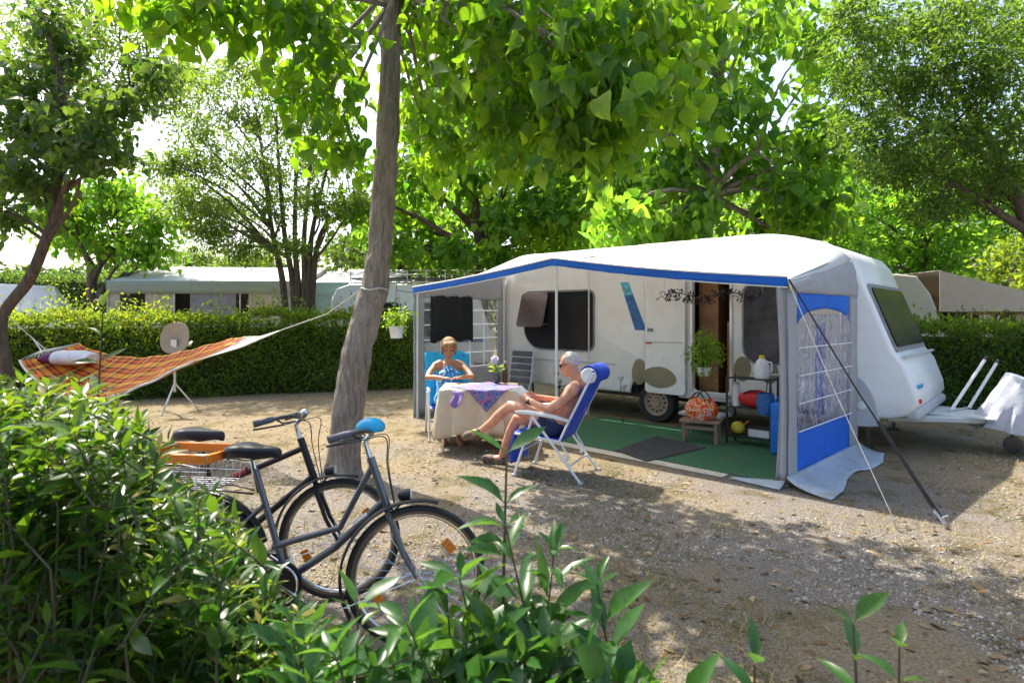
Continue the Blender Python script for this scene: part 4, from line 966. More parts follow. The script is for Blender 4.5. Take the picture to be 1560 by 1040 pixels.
# --- woman at the table
wo_l = V((-.86, 8.12, 0)); wd = V((.18, -1, 0)).normalized(); WRZ = math.atan2(wd.y, wd.x)
wch = camp_chair('folding chair draped with a bright cyan towel behind the table', wo_l, WRZ, (-.30, 1.08), False, False, ('fabric_blue', 'metalw'))
tw = thing('beach_towel', 'bright cyan towel hung over the chair at the cream table', 'towel', wo_l, WRZ)
m_ = MB(); m_.grid(lambda s, q: V((-.095 - .235 * min(1, s * 1.25) + (.02 if s < .8 else -.03), -.31 + .62 * q, .42 + .72 * min(1, s * 1.25) - (.0 if s < .8 else (s - .8) * 2.0) + .012 * math.sin(q * 19) - .03 * (2 * q - 1) ** 2 * min(1, s * 1.25))), 24, 24); obj('towel_sheet', m_, MAT['towel'], tw, True, solid=.014)
wom = thing('person', 'short-haired blond person in blue floral dress sitting at the cream table', 'person', wo_l, WRZ)
mb = MB()
limbt(mb, [(.02, 0, .50), (-.02, 0, .62), (-.06, 0, .76), (-.075, 0, .89), (-.07, 0, .96)], [.125, .112, .115, .10, .062], 18, sy=1.25, up=(1, 0, .2))
mb.ell((.02, 0, .52), (.13, .17, .10)); mb.ell((.015, .07, .80), (.06, .065, .06)); mb.ell((.015, -.07, .80), (.06, .065, .06))
limbt(mb, [(-.07, 0, .93), (-.055, 0, 1.02), (-.035, 0, 1.06)], [.056, .047, .05], 14)
Rw = frame3((.9, -.05, -.36), (0, 0, 1)); wc = V((-.02, 0, 1.135)); PW = head(mb, wc, Rw, 1.03)
for s in (-1, 1):
    limbt(mb, [(-.075, s * .11, .93), (-.07, s * .165, .905)], [.055, .055]); limbt(mb, [(-.07, s * .17, .905), (.05, s * .245, .83), (.17, s * .275, .785)], [.046, .041, .034])
    wr_ = V((.36, s * .10 , .795)); limbt(mb, [(.17, s * .275, .785), (.27, s * .19, .795), wr_], [.034, .031, .021]); hand(mb, wr_, (.55, -s * .8, .05), (.2, 0, -1), (.8, s * .2, .2), .35, .92)
    limbt(mb, [(.04, s * .09, .49), (.28, s * .10, .52), (.48, s * .09, .50)], [.088, .074, .054]); limbt(mb, [(.48, s * .09, .50), (.47, s * .09, .34), (.42, s * .09, .09)], [.052, .053, .031])
    limbt(mb, [(.41, s * .09, .05), (.5, s * .095, .042), (.59, s * .10, .03)], [.034, .032, .02], sy=1.2)
fused('body', mb, MAT['skinf'], wom, .0065, 5)
def floral():
    m, nt, p, out = newmat('blue_floral'); tc = node(nt, 'ShaderNodeTexCoord').outputs['Object']
    v = node(nt, 'ShaderNodeTexVoronoi'); v.inputs['Scale'].default_value = 13; nt.links.new(tc, v.inputs['Vector'])
    n = nz(nt, 9, 4, tc, .7, 2)
    c = ramp(nt, n, [(.36, (.01, .10, .40)), (.46, (.02, .30, .66)), (.54, (.70, .82, .86)), (.62, (.03, .38, .60)), (.72, (.80, .85, .85))], 'CONSTANT')
    nt.links.new(c, p.inputs['Base Color']); p.inputs['Roughness'].default_value = .8; return m
mb = MB(); limbt(mb, [(.02, 0, .50), (-.02, 0, .62), (-.06, 0, .76), (-.065, 0, .83)], [.14, .126, .130, .118], 18, sy=1.25, up=(1, 0, .2)); mb.ell((.02, .07, .80), (.068, .072, .066)); mb.ell((.02, -.07, .80), (.068, .072, .066)); mb.ell((.02, 0, .51), (.15, .188, .115))
for s in (-1, 1): limbt(mb, [(.04, s * .09, .49), (.36, s * .10, .515)], [.105, .088])
fused('dress', mb, floral(), wom, .009, 3)
mb = MB(); mb.ell(PW(-.022, 0, .045), (.105, .094, .098), Rw); mb.ell(PW(-.055, 0, -.015), (.07, .092, .085), Rw)
for q in (-1, 1): mb.ell(PW(.0, q * .078, .0), (.05, .022, .07), Rw)
mb.ell(PW(.055, .03, .09), (.05, .055, .03), Rw); mb.ell(PW(.06, -.03, .085), (.045, .05, .028), Rw)
ho_ = fused('hair', mb, MAT['hairb'], wom, .007, 2)
def strands(o, n, L, m, seed, hc, up):
    rg = np.random.default_rng(seed); me = o.data; idx = rg.integers(0, len(me.polygons), n); P = np.array([me.polygons[int(i)].center for i in idx]); Nn = np.array([me.polygons[int(i)].normal for i in idx])
    D = np.tile(np.array([-.15, 0, -1.0]), (n, 1)) + Nn * .25 + rg.normal(scale=.22, size=(n, 3)); D = D - Nn * np.sum(D * Nn, 1, keepdims=True) * .75
    tmpl = (np.array([(0, -.03, 0), (0, .03, 0), (.5, .03, .06), (.5, -.03, .06), (1, 0, 0)], float), [(0, 1, 2, 3), (3, 2, 4)])
    d = leaf_data('strands', tmpl, P, D, Nn, L * rg.uniform(.6, 1.3, n), rg.random(n)); d.materials.append(m); s_ = bpy.data.objects.new('strands', d); C.objects.link(s_); s_.parent = o; s_['kind'] = 'stuff'
HB = leafmat('hair_strands', (.20, .11, .05), (.58, .38, .18), (.2, .1, .05), (.4, .25, .1), .5, .1); HW = leafmat('hair_strands_grey', (.35, .30, .27), (.75, .70, .66), (.3, .3, .3), (.5, .5, .5), .6, .05)
strands(ho_, 1500, .05, HB, 4, wc, None); strands(hm, 900, .02, HW, 5, hc, None)
for q in (-1, 1):
    m_ = MB(); m_.ell(PW(.079, q * .031, .004), (.006, .014, .007), Rw, 10, 6); obj('eye', m_, MAT['lens'], wom, True)
m_ = MB(); m_.ell(PW(.094, 0, -.069), (.006, .022, .009), Rw, 10, 6); obj('mouth', m_, MAT['lips'], wom, True)
wom.scale = (1.07, 1.07, 1.07); wom.location.z = -.025

# ------------------------------------------------------------------ table and what stands on it
tx0, tx1, ty0, ty1, TZ = -.86, .06, 7.12, 7.82, .745
tb = thing('dining_table', 'folding camping table under a cream cloth between the two people', 'table', ((tx0 + tx1) / 2, (ty0 + ty1) / 2, 0)); to = tb.location.copy()
m_ = MB(); m_.box((0, 0, TZ - .02), (tx1 - tx0 - .02, ty1 - ty0 - .02, .03)); obj('table_top', m_, MAT['plastic'], tb, bev=.006)
for sx in (-1, 1):
    for sy in (-1, 1):
        m_ = MB(); m_.tube([(sx * .40, sy * .30, TZ - .03), (sx * .43, sy * .32, .0)], .013, 8); obj('leg', m_, MAT['alu'], tb, True)
tc_ = thing('tablecloth', 'cream cloth hanging in folds over the dining table', 'tablecloth', tb.location)
hw, hd = (tx1 - tx0) / 2 + .012, (ty1 - ty0) / 2 + .012
def peri(s):
    L = [2 * hw, 2 * hd, 2 * hw, 2 * hd]; d = (s % 1) * sum(L)
    for i, l in enumerate(L):
        if d <= l: break
        d -= l
    return [V((-hw + d, -hd, 0)), V((hw, -hd + d, 0)), V((hw - d, hd, 0)), V((-hw, hd - d, 0))][i]
def clothp(s, t):
    p = peri(s); o = p.normalized(); f = math.sin(s * 2 * PI * 15 + 1.3 * math.sin(s * 31)) * .5 + .5 * noise.noise(V((s * 30, 0, 3)))
    cor = max(0, (abs(p.x) / hw + abs(p.y) / hd - 1.55) / .45)
    k = t ** .8; return V((p.x + o.x * (.05 + .12 * f) * k, p.y + o.y * (.05 + .11 * f) * k, TZ + .006 - .53 * t - .07 * cor * t + .02 * f * t))
m_ = MB(); m_.grid(clothp, 160, 10); m_.add([(-hw, -hd, TZ + .006), (hw, -hd, TZ + .006), (hw, hd, TZ + .006), (-hw, hd, TZ + .006)], [(0, 1, 2, 3)]); obj('cloth_sheet', m_, MAT['cream'], tc_, True, solid=.003)
def runner_mat():
    m, nt, p, out = newmat('patterned_runner'); tc = node(nt, 'ShaderNodeTexCoord').outputs['Object']
    n = nz(nt, 13, 3, tc, .6, 1.5)
    c = ramp(nt, n, [(.0, (.10, .05, .30)), (.40, (.03, .25, .50)), (.47, (.30, .03, .30)), (.53, (.05, .40, .45)), (.58, (.55, .05, .18)), (.64, (.12, .06, .38))], 'CONSTANT')
    nt.links.new(c, p.inputs['Base Color']); p.inputs['Roughness'].default_value = .85; return m
def runp(s, t):
    a, b = (s - .5) * .58, (t - .5) * .58; x = (a + b) * .7071 * 1.15 + .10; y = (b - a) * .7071 * 1.25 - .12
    z = TZ + .014
    if y < -hd - .012: z -= (-hd - .012 - y); y = -hd - .058 - .02 * math.sin(x * 20) - .09 * (TZ - z)
    if x > hw + .012: z -= (x - hw - .012); x = hw + .055
    return V((x, y, z + .003 * math.sin(a * 40)))
o = thing('table_runner', 'multicoloured patterned cloth laid cornerwise over the cream tablecloth', 'cloth', tb.location); m_ = MB(); m_.grid(runp, 34, 34); obj('runner_sheet', m_, runner_mat(), o, True, solid=.003)
m_ = MB(); m_.grid(lambda s, t: V((-hw + .16 + .12 * s + .02 * math.sin(t * 5), -hd - .03 - .012 * math.sin(s * 9) - .10 * t, TZ - .005 - .19 * t * (.75 + .25 * math.sin(PI * s)))), 8, 8)
obj('purple_napkin', m_, M('purple_print', (.24, .16, .40), .85, var=.3, scale=12), tc_, True, solid=.002)
vz = thing('flower_vase', 'small vase with leaves and a round mauve flower on the table', 'vase', to + V((.20, .22, TZ + .017)))
m_ = MB(); m_.lathe([(.03, 0), (.045, .03), (.05, .07), (.03, .12), (.034, .14)], 16); obj('vase', m_, MAT['steel'], vz, True)
rg = np.random.default_rng(3); n = 26; a = rg.uniform(0, 2 * PI, n)
org = np.array(vz.location); Pp = org + np.stack([.03 * np.cos(a), .03 * np.sin(a), rg.uniform(.13, .22, n)], 1); Dd = np.stack([np.cos(a), np.sin(a), rg.uniform(.1, 1.2, n)], 1)
foliage(vz, org, Pp, Dd, np.tile([0, 0, 1.], (n, 1)) + rg.normal(scale=.3, size=(n, 3)), rg.uniform(.06, .11, n), rg.random(n), T_LANCE, L_POT, 0, 'leaves')
m_ = MB(); m_.tube([(0, 0, .12), (-.02, .0, .26)], .004, 5); obj('stem', m_, MAT['stem'], vz)
m_ = MB()
for i in range(40):
    u = V([rnd.gauss(0, 1) for _ in range(3)]).normalized(); m_.ell(V((-.02, 0, .30)) + u * .045, (.016, .016, .016), None, 6, 4)
obj('bloom', m_, MAT['fuzz'], vz, True, kind='stuff')
bt = thing('wine_bottle', 'dark amber bottle beside the flower vase on the table', 'bottle', to + V((.31, .26, TZ + .017)))
m_ = MB(); m_.lathe([(.034, 0), (.036, .02), (.036, .15), (.030, .18), (.014, .21), (.013, .26)], 16); obj('bottle', m_, MAT['glass_bottle'], bt, True)
m_ = MB(); m_.lathe([(.015, .255), (.015, .285)], 10); obj('cap', m_, MAT['cream'], bt, True)

# folded grey lounger leaning on the caravan wall
ug = pu(792, DV - .35); fl = thing('folded_lounger', 'folded grey slatted lounger standing against the caravan wall', 'lounger', loc(ug, DV - .42), ARZ)
Rt = Matrix.Rotation(math.radians(-9), 3, 'X')
for s in (-1, 1):
    m_ = MB(); m_.tube([Rt @ V((s * .24, 0, .02)), Rt @ V((s * .24, 0, 1.02))], .014, 8); obj('side_rail', m_, MAT['alu'], fl, True)
    m_ = MB(); m_.tube([(s * .26, -.2, .012), (s * .26, .13, .62)], .012, 8); obj('leg', m_, MAT['alu'], fl, True)
for i in range(8):
    m_ = MB(); m_.box(Rt @ V((0, -.02, .17 + .115 * i)), (.46, .035, .095), Rt); obj('padded_slat', m_, MAT['greycloth'], fl, True, bev=.014)

# ------------------------------------------------------------------ floor coverings under the awning
def mat_sheet(name, label, cat, poly, m, z, th):
    m_ = MB(); pts = [V((u, v, z)) for u, v in poly]; m_.prism(pts, (0, 0, th)); o = obj(name, m_, m); o.location = AB; o.rotation_euler = (0, 0, ARZ); return tag(o, label, cat)
def uv(px, py):
    q = gnd(px, py) - AB; return (q.x * UX + q.y * UY, -q.x * UY + q.y * UX)
mat_sheet('green_carpet', 'worn green carpet laid on the ground under the awning', 'carpet', [(-3.55, .20), (-.12, .06), (-.10, 2.05), (-3.55, 2.08)], MAT['carpet'], .004, .008)
mat_sheet('carpet_edging', 'pale strip of groundsheet along the open front of the carpet', 'groundsheet', [(-3.75, -.02), (-.6, -.10), (-.6, .055), (-3.75, .18)], MAT['edge'], .004, .006)
q = [uv(938, 688), uv(985, 705), uv(1076, 684), uv(1000, 666)]
mat_sheet('door_mat', 'dark charcoal mat lying on the green carpet', 'mat', q, MAT['mat'], .014, .008)
# ------------------------------------------------------------------ stool, bag, shelf and odds and ends by the door
s0 = uv(1062, 676); st = thing('step_stool', 'low brown wooden stool in front of the caravan step', 'stool', loc(s0[0], s0[1] + .12, .014), ARZ + .25)
m_ = MB(); m_.box((0, 0, .27), (.50, .30, .035)); obj('seat', m_, MAT['rawwood'], st, bev=.006)
for sx in (-1, 1):
    for sy in (-1, 1):
        m_ = MB(); m_.box((sx * .20, sy * .11, .126), (.045, .04, .252)); obj('leg', m_, MAT['rawwood'], st, bev=.005)
m_ = MB(); m_.box((0, -.11, .19), (.36, .02, .04)); obj('rail', m_, MAT['rawwood'], st)
bw = thing('shopping_bag', 'orange and red patterned bag with dark handles sitting on the stool', 'bag', st.location + V((.0, .02, .2885)), ARZ)
def bagm():
    m, nt, p, out = newmat('bag_print'); tc = node(nt, 'ShaderNodeTexCoord').outputs['Object']
    n = nz(nt, 11, 3, tc, .6, 1)
    nt.links.new(ramp(nt, n, [(.0, (.75, .05, .01)), (.45, (.85, .22, .02)), (.55, (.80, .75, .70)), (.60, (.75, .08, .02)), (.68, (.85, .40, .05))], 'CONSTANT'), p.inputs['Base Color']); p.inputs['Roughness'].default_value = .5; return m
def bagp(s, t):
    a = 2 * PI * s; r = .13 + .06 * math.sin(PI * min(1, t * 1.1)) ; sq = 1 + .05 * math.sin(5 * a)
    return V((r * 1.15 * sq * math.cos(a), r * .75 * sq * math.sin(a), .26 * t + .015 * math.sin(3 * a) * t))
m_ = MB(); m_.grid(bagp, 32, 10); m_.f.append(tuple(range(31, -1, -1))); obj('bag_body', m_, bagm(), bw, True, solid=.004)
for s in (-1, 1):
    m_ = MB(); m_.tube([V((-.10 + .2 * i / 10, s * .08, .25 + .10 * math.sin(PI * i / 10))) for i in range(11)], .009, 6); obj('handle', m_, MAT['strap'], bw, True)
# black shelf
sA = uv(1126, 686); sh = thing('shelf_rack', 'small black metal shelf rack beside the awning wall', 'shelf', loc(-.95, 1.62, .014), ARZ)
W_, D_, H_ = .54, .26, .86
for sx in (-1, 1):
    for sy in (-1, 1):
        m_ = MB(); m_.box((sx * W_ / 2, sy * D_ / 2, H_ / 2), (.022, .022, H_)); obj('post', m_, MAT['black'], sh)
for z in (.10, .46, .83):
    m_ = MB(); m_.box((0, 0, z), (W_ - .024, D_ - .024, .016)); obj('shelf', m_, MAT['black'], sh)
sl0 = sh.location.copy()
def on_shelf(x, y, z): c, s = math.cos(ARZ), math.sin(ARZ); return V((sl0.x + c * x - s * y, sl0.y + s * x + c * y, sl0.z + z))
jg = thing('water_jug', 'white plastic jug standing on top of the black shelf', 'jug', on_shelf(.12, 0, .839), ARZ)
m_ = MB(); m_.lathe([(.085, 0), (.092, .02), (.092, .15), (.06, .22), (.03, .25)], 18); obj('jug_body', m_, MAT['whitep'], jg, True)
m_ = MB(); m_.lathe([(.033, .245), (.033, .285), (.01, .29)], 12); obj('cap', m_, MAT['yellow'], jg, True)
m_ = MB(); m_.tube([(.06, 0, .21), (.12, 0, .2), (.12, 0, .1), (.088, 0, .08)], .011, 8); obj('handle', m_, MAT['whitep'], jg, True)
ct = thing('white_canister', 'slim white canister on the middle tier of the black shelf', 'canister', on_shelf(-.20, 0, .469), ARZ); m_ = MB(); m_.lathe([(.05, 0), (.05, .24), (.035, .27)], 16); obj('canister_body', m_, MAT['whitep'], ct, True); m_ = MB(); m_.lathe([(.036, .268), (.036, .30)], 12); obj('lid', m_, MAT['plastic'], ct, True)
def blob(name, label, cat, pos, r, m, seed, part, flat=.0, rz=0):
    t = thing(name, label, cat, pos, rz); m_ = MB(); rp_ = random.Random(seed)
    m_.ell((0, 0, r[2]), r, None, 24, 16); m_.v = [(V(v) + V(v).normalized() * .09 * max(r) * noise.noise(V(v) * (3 / max(r)) * .5 + V((seed, 0, 0)))) for v in m_.v]; m_.v = [(v[0], v[1], max(.0, v[2])) for v in m_.v]
    obj(part, m_, m, t, True); return t
rb = blob('duffel_bag', 'red soft bag stuffed in the black shelf', 'bag', on_shelf(.04, -.02, .469), (.21, .12, .11), MAT['red'], 3, 'bag_body', rz=ARZ)
m_ = MB(); m_.tube([V((-.1 + .02 * i, -.09, .17 + .05 * math.sin(PI * i / 10))) for i in range(11)], .008, 6); obj('handle', m_, MAT['strap'], rb, True)
yb_ = blob('yellow_ball_pot', 'round yellow watering pot on the bottom tier of the black shelf', 'pot', on_shelf(-.18, 0, .109), (.085, .085, .08), MAT['yellow'], 5, 'pot_body'); m_ = MB(); m_.tube([(.06, 0, .1), (.12, 0, .15), (.14, 0, .16)], .012, 8); obj('spout', m_, MAT['orange'], yb_, True)
wb_ = thing('white_box', 'low white plastic box on the bottom tier of the shelf', 'box', on_shelf(.11, 0, .109), ARZ); m_ = MB(); m_.box((0, 0, .05), (.26, .17, .10)); obj('tub', m_, MAT['whitep'], wb_, bev=.012); m_ = MB(); m_.box((0, 0, .106), (.275, .185, .012)); obj('lid', m_, MAT['black'], wb_, bev=.004)
bc = thing('water_canister', 'bright blue tall water canister beside the black shelf', 'canister', loc(-.50, 1.35, .014), ARZ); m_ = MB(); m_.box((0, 0, .30), (.20, .24, .60)); obj('canister_body', m_, MAT['bluep'], bc, bev=.03); m_ = MB(); m_.lathe([(.035, .60), (.035, .64)], 12, Matrix.Translation((.05, 0, 0))); obj('cap', m_, MAT['whitep'], bc, True); m_ = MB(); m_.tube([(-.07, 0, .6), (-.05, 0, .66), (.0, 0, .66)], .012, 8); obj('handle', m_, MAT['bluep'], bc, True)
cc_ = thing('blue_bag', 'navy blue soft bag hanging between the shelf and the blue canister', 'bag', loc(-.72, 1.45, .014), ARZ); m_ = MB(); m_.grid(lambda s, t: V((.09 * math.cos(2 * PI * s) * (1 + .3 * math.sin(PI * t)), .08 * math.sin(2 * PI * s), .42 + .26 * t)), 16, 6); m_.f.append(tuple(range(15, -1, -1))); obj('bag_body', m_, MAT['decal_blue'], cc_, True); m_ = MB(); m_.tube([(0, .0, .66), (0, .05, .8), (-.02, .10, .83)], .006, 6); obj('strap', m_, MAT['strap'], cc_)
br = thing('hand_broom', 'straw hand broom with orange collar leaning in the awning corner', 'broom', loc(-.30, .92, .014), ARZ); m_ = MB(); m_.grid(lambda s, t: V(((.02 + .09 * (1 - t)) * math.cos(2 * PI * s), (.015 + .03 * (1 - t)) * math.sin(2 * PI * s), .28 * t)), 16, 5); m_.f.append(tuple(range(15, -1, -1))); obj('bristles', m_, MAT['straw'], br, True); m_ = MB(); m_.lathe([(.026, .26), (.02, .33)], 10); obj('collar', m_, MAT['orange'], br, True); m_ = MB(); m_.tube([(0, 0, .32), (.03, .05, .62)], .012, 8); obj('handle', m_, MAT['rawwood'], br, True)
# --- hanging plants
def pot_plant(name, label, pos, wire_to, pr, ph, lr_, n, size, seed, drop=.4):
    t = thing(name, label, 'plant', pos); m_ = MB(); m_.lathe([(pr * .72, 0), (pr * .95, ph), (pr * 1.02, ph), (pr * 1.02, ph + .012), (pr * .9, ph + .012), (pr * .85, ph - .01), (.001, ph - .01)], 20); obj('pot', m_, MAT['pot'], t, True)
    if wire_to:
        for k in range(3):
            a = 2 * PI * k / 3; m_ = MB(); m_.tube([(pr * math.cos(a), pr * math.sin(a), ph), (0, 0, ph + .62), (0, 0, wire_to - pos[2])], .0025, 4); obj('wire', m_, MAT['steel'], t)
    rg = np.random.default_rng(seed); org = np.array(pos); c = org + np.array([0, 0, ph + lr_[2] * .75])
    P, D, N, S, s = clump_leaves(rg, c, lr_, n, size, drop, 7, .5, .5)
    foliage(t, org, P, D, N, S, s, T_OVAL, L_POT, 0, 'foliage')
    m_ = MB()
    for k in range(9):
        a = rnd.uniform(0, 2 * PI); q = rnd.uniform(.3, .8); m_.tube([(0, 0, ph - .02), (lr_[0] * q * .5 * math.cos(a), lr_[1] * q * .5 * math.sin(a), ph + lr_[2] * .8), (lr_[0] * q * math.cos(a), lr_[1] * q * math.sin(a), ph + lr_[2] * 1.2)], .004, 4)
    obj('stems', m_, MAT['stem'], t, kind='stuff')
up_ = pu(1072, 1.55); pot_plant('hanging_plant', 'lush light green plant in white pot hung before the caravan door', loc(up_, 1.55, zz(572, up_, 1.55)), zz(402, up_, 1.55), .10, .10, (.20, .20, .26), 620, .07, 4)
q = at(604, 515, 9.0); pot_plant('hanging_plant', 'small pale green plant in white pot hung outside the awning corner', q, 2.02, .12, .17, (.17, .17, .16), 260, .08, 6)
m_ = MB(); m_.tube([q + V((0, 0, 2.02 - q.z)), loc(UL, .02, 2.0)], .01, 6); o = obj('plant_bracket', m_, MAT['alu']); tag(o, 'short metal bracket carrying the small hanging plant at the awning corner', 'bracket')
# --- dry vine garland slung under the awning roof
gr = thing('vine_garland', 'dark dry vine garland strung across the caravan door and window', 'garland', loc(pu(1085, 1.75), 1.75, 0), ARZ); go = gr.location
u0, u1 = pu(1012, 1.75) - pu(1085, 1.75), pu(1162, 1.75) - pu(1085, 1.75); zg = zz(447, pu(1085, 1.75), 1.75)
m_ = MB(); gp = [V((u0 + (u1 - u0) * i / 24, .02 * math.sin(i), zg + .03 * math.sin(i * .5) - .02 * math.sin(PI * i / 24))) for i in range(25)]; m_.tube(gp, .007, 5); obj('vine', m_, MAT['vine'], gr, True)
for i in (0, 24):
    m_ = MB(); uu = gp[i].x + pu(1085, 1.75); m_.tube([gp[i], V((gp[i].x, 0, eave(uu) * (1 - 1.75 / DV) + rail(uu) * 1.75 / DV - .04))], .003, 4); obj('hanging_string', m_, MAT['rope'], gr)
m_ = MB()
for i in range(230):
    c = gp[rnd.randrange(25)] + V((rnd.gauss(0, .03), rnd.gauss(0, .02), rnd.uniform(-.10, .05))); R = Matrix.Rotation(rnd.uniform(0, 6), 3, 'Y') @ Matrix.Rotation(rnd.uniform(0, 6), 3, 'Z')
    m_.add([c + R @ V(v) for v in ((-.045, 0, 0), (0, .02, .006), (.045, 0, 0), (0, -.02, .006))], [(0, 1, 2, 3)])
obj('dry_leaves', m_, MAT['vine'], gr, kind='stuff')
# --- slim solar flower lamps and a low plant in front of the caravan
for px, lbl in ((948, 'slim stake lamp with pale flower head beside the caravan wheel'), (850, 'slim green potted plant with round pale heads by the caravan wall')):
    u = pu(px, DV - .35); t = thing('flower_stake', lbl, 'garden stake', loc(u, DV - .35, .004), ARZ); k = .62 if px > 900 else .62
    for j in range(2 if px > 900 else 4):
        m_ = MB(); dx = .05 * j; m_.tube([(dx * .5, 0, 0), (dx - .03, .02 * j, k - .12 * j)], .006, 5); obj('stem', m_, MAT['stem'], t)
        m_ = MB(); m_.lathe([(.004, 0), (.03, .03), (.055, .09), (.045, .10), (.01, .06)] if px > 900 else [(.002, 0), (.035, .02), (.045, .05), (.03, .08), (.004, .09)], 12, Matrix.Translation((dx - .03, .02 * j, k - .12 * j))); obj('flower_head', m_, MAT['fuzz'] if px > 900 else MAT['green_awn'], t, True)
# --- black cloth hung inside the left wall
cl_t = thing('black_cloth', 'black cloth hung over the window of the left awning wall', 'cloth', loc(UL + .05, .9, 0), ARZ)
v0, v1 = .28, 1.22
m_ = MB(); m_.grid(lambda s, t: V((.03 + .025 * math.sin(s * 20 + t) * (1 - .5 * t), v0 - .9 + (v1 - v0) * s, 1.20 + .76 * t - .02 * math.sin(s * 20))), 40, 10); obj('cloth_sheet', m_, MAT['blackcloth'], cl_t, True, solid=.006)
m_ = MB(); m_.tube([(.03, v0 - .98, 1.965), (.03, v1 - .82, 1.965)], .007, 6); obj('rail', m_, MAT['alu'], cl_t)
# ------------------------------------------------------------------ bicycles
def bike_wheel(par, c, rot, name, r=.345):
    """wheel in its own plane; rot turns it about the vertical axis"""
    R = Matrix.Translation(c) @ Matrix.Rotation(rot, 4, 'Z') @ Matrix.Rotation(PI / 2, 4, 'X')
    def ring(rr, t, n=44, k=8):
        m_ = MB(); m_.tube([R @ V((rr * math.cos(2 * PI * i / n), rr * math.sin(2 * PI * i / n), 0)) for i in range(n)], t, k, closed=True); return m_
    wt = obj(name, ring(r - .018, .0185), MAT['tyre'], par, True)
    obj('tyre_wall', ring(r - .030, .0155), MAT['tan_tyre'], wt, True)
    obj('rim', ring(r - .046, .0105), MAT['chrome'], wt, True)
    m_ = MB(); m_.tube([R @ V((0, 0, -.045)), R @ V((0, 0, .045))], .018, 10); obj('hub', m_, MAT['chrome'], wt, True)
    m_ = MB()
    for i in range(32):
        a = 2 * PI * i / 32; b = a + (.55 if i % 2 else -.55); s = .03 * (1 if i % 4 < 2 else -1)
        m_.tube([R @ V((.018 * math.cos(b), .018 * math.sin(b), s)), R @ V(((r - .05) * math.cos(a), (r - .05) * math.sin(a), 0))], .0011, 3, False)
    obj('spokes', m_, MAT['chrome'], wt, kind='stuff')
    for a in (.7, 3.6):
        m_ = MB(); m_.box(R @ V((.21 * math.cos(a), .21 * math.sin(a), 0)), (.012, .045, .075), (R.to_3x3() @ Matrix.Rotation(a, 3, 'Z') @ Matrix.Rotation(PI / 2, 3, 'Z') @ Matrix.Rotation(PI / 2, 3, 'Y'))); obj('spoke_reflector', m_, MAT['reflector'], wt, bev=.004)
    return wt
def fender(par, c, rot, a0, a1, r=.375, w=.028):
    R = Matrix.Translation(c) @ Matrix.Rotation(rot, 4, 'Z'); m_ = MB()
    def f(s, t):
        a = math.radians(a0 + (a1 - a0) * s); q = (t - .5) * 2; rr = r - .010 * q * q
        return R @ V((rr * math.cos(a), w * q, rr * math.sin(a)))
    m_.grid(f, 30, 4); return obj('mudguard', m_, MAT['bikedark'], par, True, solid=.003)
